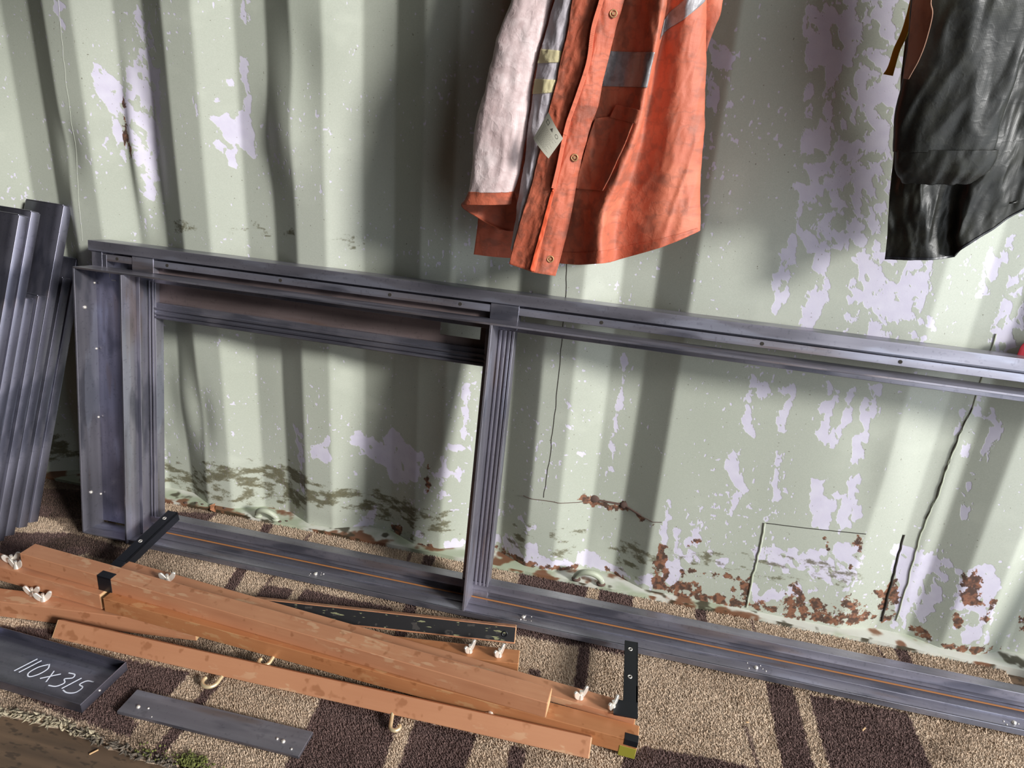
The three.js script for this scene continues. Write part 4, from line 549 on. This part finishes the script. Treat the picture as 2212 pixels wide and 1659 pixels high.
function shell(F, nu, nv, thick = 0.0016, closed = false, quad, lift = 0) {  // cloth with real thickness; quad picks a four-cornered piece of the surface
  const P = [], UV = [], I = [], uvAt = (s, t) => quad ? [mix(mix(quad[0][0], quad[1][0], s), mix(quad[3][0], quad[2][0], s), t), mix(mix(quad[0][1], quad[1][1], s), mix(quad[3][1], quad[2][1], s), t)] : [s, t];
  for (const side of [0, 1]) for (let j = 0; j <= nv; j++) for (let i = 0; i <= nu; i++) { const [u, v] = uvAt(i / nu, j / nv), p = F(closed && i === nu ? 0 : u, v, lift - side * thick); P.push(...p); UV.push(p[0] + p[2] * 0.6, p[1]); }
  const W1 = nu + 1, L = W1 * (nv + 1);
  for (let j = 0; j < nv; j++) for (let i = 0; i < nu; i++) { const a = j * W1 + i, b = a + 1, c = a + W1, d = c + 1; I.push(a, c, b, b, c, d, L + a, L + b, L + c, L + b, L + d, L + c); }
  for (let i = 0; i < nu; i++) { const t = nv * W1 + i; I.push(i, i + 1, L + i, i + 1, L + i + 1, L + i, t, L + t, t + 1, t + 1, L + t, L + t + 1); }
  if (!closed) for (let j = 0; j < nv; j++) { const a = j * W1, b = a + W1, c = a + nu, d = c + W1; I.push(a, L + a, b, b, L + a, L + b, c, d, L + c, d, L + d, L + c); }
  const g = new THREE.BufferGeometry(); g.setAttribute('position', new THREE.Float32BufferAttribute(P, 3)); g.setAttribute('uv', new THREE.Float32BufferAttribute(UV, 2)); g.setIndex(I); g.computeVertexNormals(); return g;
}
const clothBump = dataTex(512, 512, (u, v) => { const n = tileNoise(u, v, 24, 24, 4), w = (Math.sin(u * 512 * 1.57) + Math.sin(v * 512 * 1.57)) * 10; const cr = 1 - Math.abs(tileNoise(u + 0.3, v + 0.1, 14, 14, 4) - 0.5) * 9; const g = clamp(110 + n * 80 + Math.max(0, cr) * 50 + w, 0, 255); return [g, g, g]; }, false, [4, 4]);
const clothTex = (base, dirt, light, amt) => dataTex(512, 512, (u, v) => { const a = tileNoise(u, v, 7, 7, 5), b = tileNoise(u + 0.5, v + 0.2, 20, 20, 4), cr = 1 - Math.abs(tileNoise(u + 0.3, v + 0.1, 14, 14, 4) - 0.5) * 14; let c = mix3(base, light, sstep(0.45, 0.7, a)); c = mix3(c, dirt, sstep(0.5, 0.72, b) * amt); return mix3(c, dirt, clamp(cr) * amt * 0.6); }, true, [3, 3]);
M.orange = new THREE.MeshStandardMaterial({ map: clothTex([184, 98, 72], [134, 82, 66], [196, 110, 82], 0.5), bumpMap: clothBump, bumpScale: 0.0010, roughness: 0.62 });
M.orangeDirty = new THREE.MeshStandardMaterial({ map: clothTex([178, 90, 64], [120, 70, 54], [196, 104, 76], 0.5), bumpMap: clothBump, bumpScale: 0.0010, roughness: 0.62 });
M.lining = new THREE.MeshStandardMaterial({ map: clothTex([216, 194, 192], [176, 150, 148], [228, 210, 208], 0.35), bumpMap: clothBump, bumpScale: 0.0012, roughness: 0.5 });
M.liningGrey = new THREE.MeshStandardMaterial({ map: clothTex([206, 198, 204], [168, 156, 160], [220, 214, 220], 0.35), bumpMap: clothBump, bumpScale: 0.0008, roughness: 0.5 });
M.cream = new THREE.MeshStandardMaterial({ color: 0xd8cba0, bumpMap: clothBump, bumpScale: 0.0008, roughness: 0.7 });
M.reflective = new THREE.MeshStandardMaterial({ map: clothTex([136, 131, 132], [102, 94, 92], [154, 152, 156], 0.4), bumpMap: clothBump, bumpScale: 0.0008, roughness: 0.42, metalness: 0.3 });
M.snap = new THREE.MeshStandardMaterial({ color: 0xb08a62, roughness: 0.45, metalness: 0.5 });
M.zip = new THREE.MeshStandardMaterial({ color: 0xee5a34, roughness: 0.45 });
M.zipTeeth = new THREE.MeshStandardMaterial({ color: 0xf0866a, roughness: 0.4 });
M.brightOrange = new THREE.MeshStandardMaterial({ color: 0xea6440, roughness: 0.6 });
M.label = new THREE.MeshStandardMaterial({ roughness: 0.6, map: (() => { const cv = document.createElement('canvas'); cv.width = 256; cv.height = 320; const c = cv.getContext('2d'); c.fillStyle = '#aaa697'; c.fillRect(0, 0, 256, 320); c.strokeStyle = '#4a463e'; c.fillStyle = '#4a463e'; c.lineWidth = 6; c.strokeRect(34, 44, 34, 34); c.beginPath(); c.moveTo(104, 80); c.lineTo(124, 42); c.lineTo(144, 80); c.closePath(); c.fill(); c.beginPath(); c.arc(198, 62, 18, 0, 7); c.stroke(); c.lineWidth = 3; for (let k = 0; k < 11; k++) { c.setLineDash([9 + k % 4 * 5, 5, 14, 4, 6, 5]); c.beginPath(); c.moveTo(28, 112 + k * 17); c.lineTo(228 - (k * 37) % 60, 112 + k * 17); c.stroke(); } const t = new THREE.CanvasTexture(cv); t.colorSpace = THREE.SRGBColorSpace; return t; })() });
{
  const J = ORANGE_JACKET, jk = thing('orange_work_jacket', 'dirty orange work jacket with grey reflective bands hanging open on the wall', 'jacket');
  const back = wrinkled(netSurface(J.back), 0.006, 9, 3); part('back_panel', shell(back, 50, 60), M.orangeDirty, jk);
  const body = wrinkled(netSurface(J.body), 0.0045, 14, 1, 0.55); part('front_panel', shell(body, 110, 130), M.orange, jk);
  const pl = wrinkled(netSurface(J.placket), 0.0035, 24, 7, 0.5), plm = part('placket', shell(pl, 48, 130), M.orangeDirty, jk);
  const ln = wrinkled(netSurface(J.lining), 0.004, 20, 11, 0.5), lnm = part('lining', shell(ln, 24, 110), M.liningGrey, jk, 'greyish white lining of the open front');
  const sl = wrinkled(tubeSurface(J.sleeve, 0.42), 0.0055, 12, 15, 0.5), slm = part('sleeve', shell(sl, 72, 110, 0.0016, true), M.lining, jk, 'pinkish white sleeve turned inside out');
  const cu = wrinkled(tubeSurface(J.cuff, 0.42), 0.002, 12, 15); part('cuff', shell(cu, 60, 12, 0.0016, true), M.orangeDirty, slm);
  const rs = wrinkled(tubeSurface(J.rsleeve, 0.5), 0.004, 12, 19); part('sleeve', shell(rs, 40, 60, 0.0016, true), M.orange, jk);
  const fl = wrinkled(netSurface(J.flare), 0.003, 14, 23); part('hem_flap', shell(fl, 24, 24), M.orangeDirty, jk);
  const q = (F, nm, mat, quad, lift, nu, nv, parent, label) => part(nm, shell(F, nu, nv, 0.0012, false, quad, lift), mat, parent, label);
  const fp = jk.children[1];
  q(body, 'reflective_band', M.reflective, [[0.0, 0.452], [0.335, 0.456], [0.335, 0.548], [0.0, 0.545]], 0.0016, 40, 16, fp, 'grey reflective band');
  q(body, 'reflective_band', M.reflective, [[0.47, 0.33], [0.81, 0.215], [0.81, 0.275], [0.42, 0.405]], 0.0016, 40, 12, fp, 'grey reflective band');
  q(body, 'pocket', M.orange, [[0.035, 0.655], [0.30, 0.640], [0.27, 0.845], [0.02, 0.835]], 0.0042, 36, 36, fp, 'patch pocket');
  q(body, 'pocket_flap', M.orange, [[0.15, 0.612], [0.325, 0.630], [0.315, 0.668], [0.13, 0.652]], 0.0055, 24, 10, fp);
  q(body, 'hem', M.orangeDirty, [[0.0, 0.972], [0.83, 0.966], [0.83, 1], [0, 1]], 0.0014, 80, 6, fp);
  for (const v of [0.375, 0.475]) q(ln, 'cream_tape', M.cream, [[0.0, v - 0.022], [1, v - 0.018], [1, v + 0.022], [0, v + 0.026]], 0.0014, 20, 8, lnm, 'cream seam tape');
  // zip: tape and teeth
  const zipU = 0.5, zt = []; for (let k = 0; k <= 60; k++) { const v = mix(0.02, 0.84, k / 60); zt.push(pl(zipU, v, 0.0022)); }
  const zm = part('zip', tube(zt, 0.0021, 240, 6), M.zip, plm, 'bright orange zip'); const teeth = []; const box = new THREE.BoxGeometry(0.0062, 0.0022, 0.003);
  for (let k = 0; k < 190; k++) { const v = mix(0.02, 0.835, k / 190), p = pl(zipU, v, 0.0046); teeth.push(box.clone().rotateZ(-0.25).translate(...p)); } const tm = part('zip_teeth', join(teeth), M.zipTeeth, zm);
  part('zip_tape', shell(pl, 8, 50, 0.001, false, [[0.47, 0.84], [0.535, 0.84], [0.555, 0.995], [0.45, 0.995]], 0.0022), M.brightOrange, plm, 'bright clean orange strip below the zip');
  for (const [u, v] of [[0.82, 0.205], [0.80, 0.705], [0.80, 0.965]]) { const p = pl(u, v, 0.0018), s = part('snap', join(new THREE.TorusGeometry(0.0052, 0.0013, 8, 20), new THREE.CylinderGeometry(0.0024, 0.0024, 0.003, 12).rotateX(Math.PI / 2)), M.snap, plm, 'dull brass snap ring'); s.position.set(...p); s.rotation.set(-0.1, 0.2, 0); }
  { const T = J.tag, g = new THREE.BufferGeometry(), P = [], n = 8; for (let side = 0; side < 2; side++) for (let j = 0; j <= n; j++) for (let i = 0; i <= n; i++) { const s = i / n, t = j / n, p = [0, 1, 2].map(k => mix(mix(T[0][k], T[1][k], s), mix(T[3][k], T[2][k], s), t)); P.push(p[0], p[1], p[2] + 0.006 * Math.sin(s * 3.1) - side * 0.0008); }
    const I = [], uv = []; for (let side = 0; side < 2; side++) for (let j = 0; j <= n; j++) for (let i = 0; i <= n; i++) uv.push(i / n, 1 - j / n); for (let j = 0; j < n; j++) for (let i = 0; i < n; i++) { const a = j * (n + 1) + i, b = a + 1, c = a + n + 1, d = c + 1, L = (n + 1) ** 2; I.push(a, c, b, b, c, d, L + a, L + b, L + c, L + b, L + d, L + c); } g.setAttribute('position', new THREE.Float32BufferAttribute(P, 3)); g.setAttribute('uv', new THREE.Float32BufferAttribute(uv, 2)); g.setIndex(I); g.computeVertexNormals(); part('care_label', g, M.label, lnm, 'grey washing label'); }
}
M.nylon = new THREE.MeshPhysicalMaterial({ specularIntensity: 0.55, map: clothTex([34, 34, 31], [22, 23, 22], [42, 42, 36], 0.4), bumpMap: clothBump, bumpScale: 0.0006, roughness: 0.40 });
M.nylonDark = new THREE.MeshStandardMaterial({ map: clothTex([30, 31, 36], [20, 21, 26], [38, 39, 44], 0.4), bumpMap: clothBump, bumpScale: 0.0006, roughness: 0.42 });
M.brownLining = new THREE.MeshStandardMaterial({ map: clothTex([116, 80, 60], [86, 60, 46], [132, 94, 72], 0.4), roughness: 0.7 });
M.mustard = new THREE.MeshStandardMaterial({ color: 0xa88a20, roughness: 0.7 });
{
  const J = DARK_JACKET, jk = thing('dark_rain_jacket', 'shiny dark olive rain jacket hanging on the wall beside the orange one', 'jacket');
  const bd = wrinkled(netSurface(J.qbody), 0.010, 13, 2, 0.6); const bm = part('body', shell(bd, 120, 110), M.nylon, jk);
  part('hem', shell(bd, 90, 6, 0.0012, false, [[0, 0.978], [1, 0.978], [1, 1], [0, 1]], 0.0014), M.nylonDark, bm);
  const sl = wrinkled(tubeSurface(J.qsleeve, 0.30), 0.010, 10, 5, 0.6), sm = part('sleeve', shell(sl, 100, 110, 0.0016, true), M.nylon, jk);
  part('cuff', shell(wrinkled(tubeSurface(J.qcuff, 0.34), 0.005, 18, 8, 0.6), 70, 26, 0.0016, true), M.nylon, sm);
  part('lining', shell(wrinkled(netSurface(J.qlin), 0.003, 10, 5), 12, 40), M.brownLining, jk, 'brown lining edge');
}
{
  const t = thing('mustard_strap', 'mustard yellow webbing strap hanging beside the dark jacket', 'strap');
  part('webbing', shell(wrinkled(netSurface(DARK_JACKET.strap), 0.001, 10, 5), 8, 50, 0.002), M.mustard, t); 
}
// pegs that carry the jackets
for (const [x, label, sx] of [[0.93, 'steel coat peg carrying the orange jacket', 0], [1.62, 'steel coat peg carrying the dark jacket', 0]]) {
  const t = thing('coat_peg', label, 'coat peg', null, [x, 1.50, wallZ(x, 1.5)]);
  part('peg', tube([[0, 0, 0], [0, 0, 0.08], [0, 0.01, 0.13], [0, 0.035, 0.14]], 0.005, 20, 8), M.zinc, t); part('plate', bx(-0.015, 0.015, -0.03, 0.03, -0.003, 0.003), M.zinc, t);
}

// ---------------------------------------------------------------- small things
for (const [x, y, label, mat, s] of [[0.174, 0.030, 'pale green painted lashing ring at the wall foot, in the left bay of the frame', M.weldPaint, 1], [0.989, 0.031, 'chipped white and rusty lashing ring at the wall foot, right of the frame divider', M.weldPaint, 1.2]]) {
  const t = thing('lashing_ring', label, 'lashing ring', null, [x, 0, 0.012]);
  const P = []; for (let k = 0; k <= 14; k++) { const a = Math.PI * (-0.12 + 1.24 * k / 14); P.push([Math.cos(a) * 0.025 * s, 0.008 + Math.sin(a) * 0.024 * s, 0.002 + Math.sin(a) * 0.012]); }
  part('ring', tube(P, 0.0072, 50, 10), mat, t);
  part('weld_foot', new THREE.SphereGeometry(0.011, 12, 8).scale(1, 0.5, 0.8).translate(-0.024 * s, 0.006, 0.004), s > 1 ? M.rustBead : mat, t); part('weld_foot', new THREE.SphereGeometry(0.011, 12, 8).scale(1, 0.5, 0.8).translate(0.024 * s, 0.006, 0.004), s > 1 ? M.rustBead : mat, t);
}
{ const sh = new THREE.Shape(); sh.moveTo(0, -0.016); sh.quadraticCurveTo(0.013, -0.004, 0.006, 0.006); sh.lineTo(0.010, 0.010); sh.quadraticCurveTo(0.0, 0.016, -0.004, 0.014); sh.quadraticCurveTo(-0.014, 0.0, 0, -0.016); const g = new THREE.ExtrudeGeometry(sh, { depth: 0.0008, bevelEnabled: false, curveSegments: 10 }); g.rotateX(-Math.PI / 2); const p = g.attributes.position; for (let i = 0; i < p.count; i++) p.setY(i, p.getY(i) + 9 * (p.getX(i) ** 2) * 3 + 0.004 * Math.sin(p.getZ(i) * 180)); g.computeVertexNormals();
  const m = part('dry_leaf', g, new THREE.MeshStandardMaterial({ color: 0xb47a58, roughness: 0.8 }), scene); m.position.set(0.026, 0.005, 0.020); m.rotation.set(0.5, 0.9, 0.1); tag(m, 'curled orange brown dry leaf on the rail at the wall foot', 'leaf'); }
for (const [x, z, l, a, label] of [[1.531, 0.284, 0.012, 0.9, 'pale wood splinter on the dark carpet stripe'], [1.321, 0.3305, 0.006, 0.3, 'tiny yellow chip on the beige carpet'], [0.2616, 0.695, 0.014, 1.0, 'pale straw on the plywood floor before the carpet edge']]) { const m = part('splinter', metreUV(new RoundedBoxGeometry(l, 0.002, 0.0026, 1, 0.0008)), M.rawWood, scene); m.position.set(x, z > 0.69 ? -0.0145 : 0.001, z); m.rotation.y = a; tag(m, label, 'splinter'); }
for (let k = 0; k < 6; k++) { const x = [-0.055, -0.03, -0.012, 0.21, 0.225, 0.05][k]; const g = new THREE.DodecahedronGeometry(rr(0.003, 0.006), 0); g.scale(1, 0.4, 0.8); const m = part('rust_flake', g, M.rustBead, scene); m.position.set(x, 0.003, rr(0.004, 0.018)); tag(m, 'brown rust flake on the painted rail at the wall foot', 'rust flake', 'rust flakes on the bottom rail'); }
{ const t = thing('red_rag', 'red rag at the wall just showing above the top rail of the steel frame', 'rag', null, [1.706, 0, 0]);
  const net = [[0.712, 0.012], [0.685, 0.012], [0.66, 0.012], [0.638, 0.012]].map(([y, z], r) => [0.0 + r * -0.006, 0.06, 0.12, 0.18].map((x, k) => [x + (r === 0 ? 0.03 - k * 0.012 : 0), y - k * 0.004 + (k === 0 ? -0.015 * (r === 0) : 0), Math.max(0.006, z * (k % 2 ? 1 : 0.5))]));
  part('cloth', shell(wrinkled(netSurface(net), 0.002, 16, 3), 24, 40), new THREE.MeshStandardMaterial({ color: 0xa01828, roughness: 0.7 }), t); }

scene.traverse(o => { if (o.isMesh) { o.castShadow = true; o.receiveShadow = true; } });
renderer.render(scene, camera);
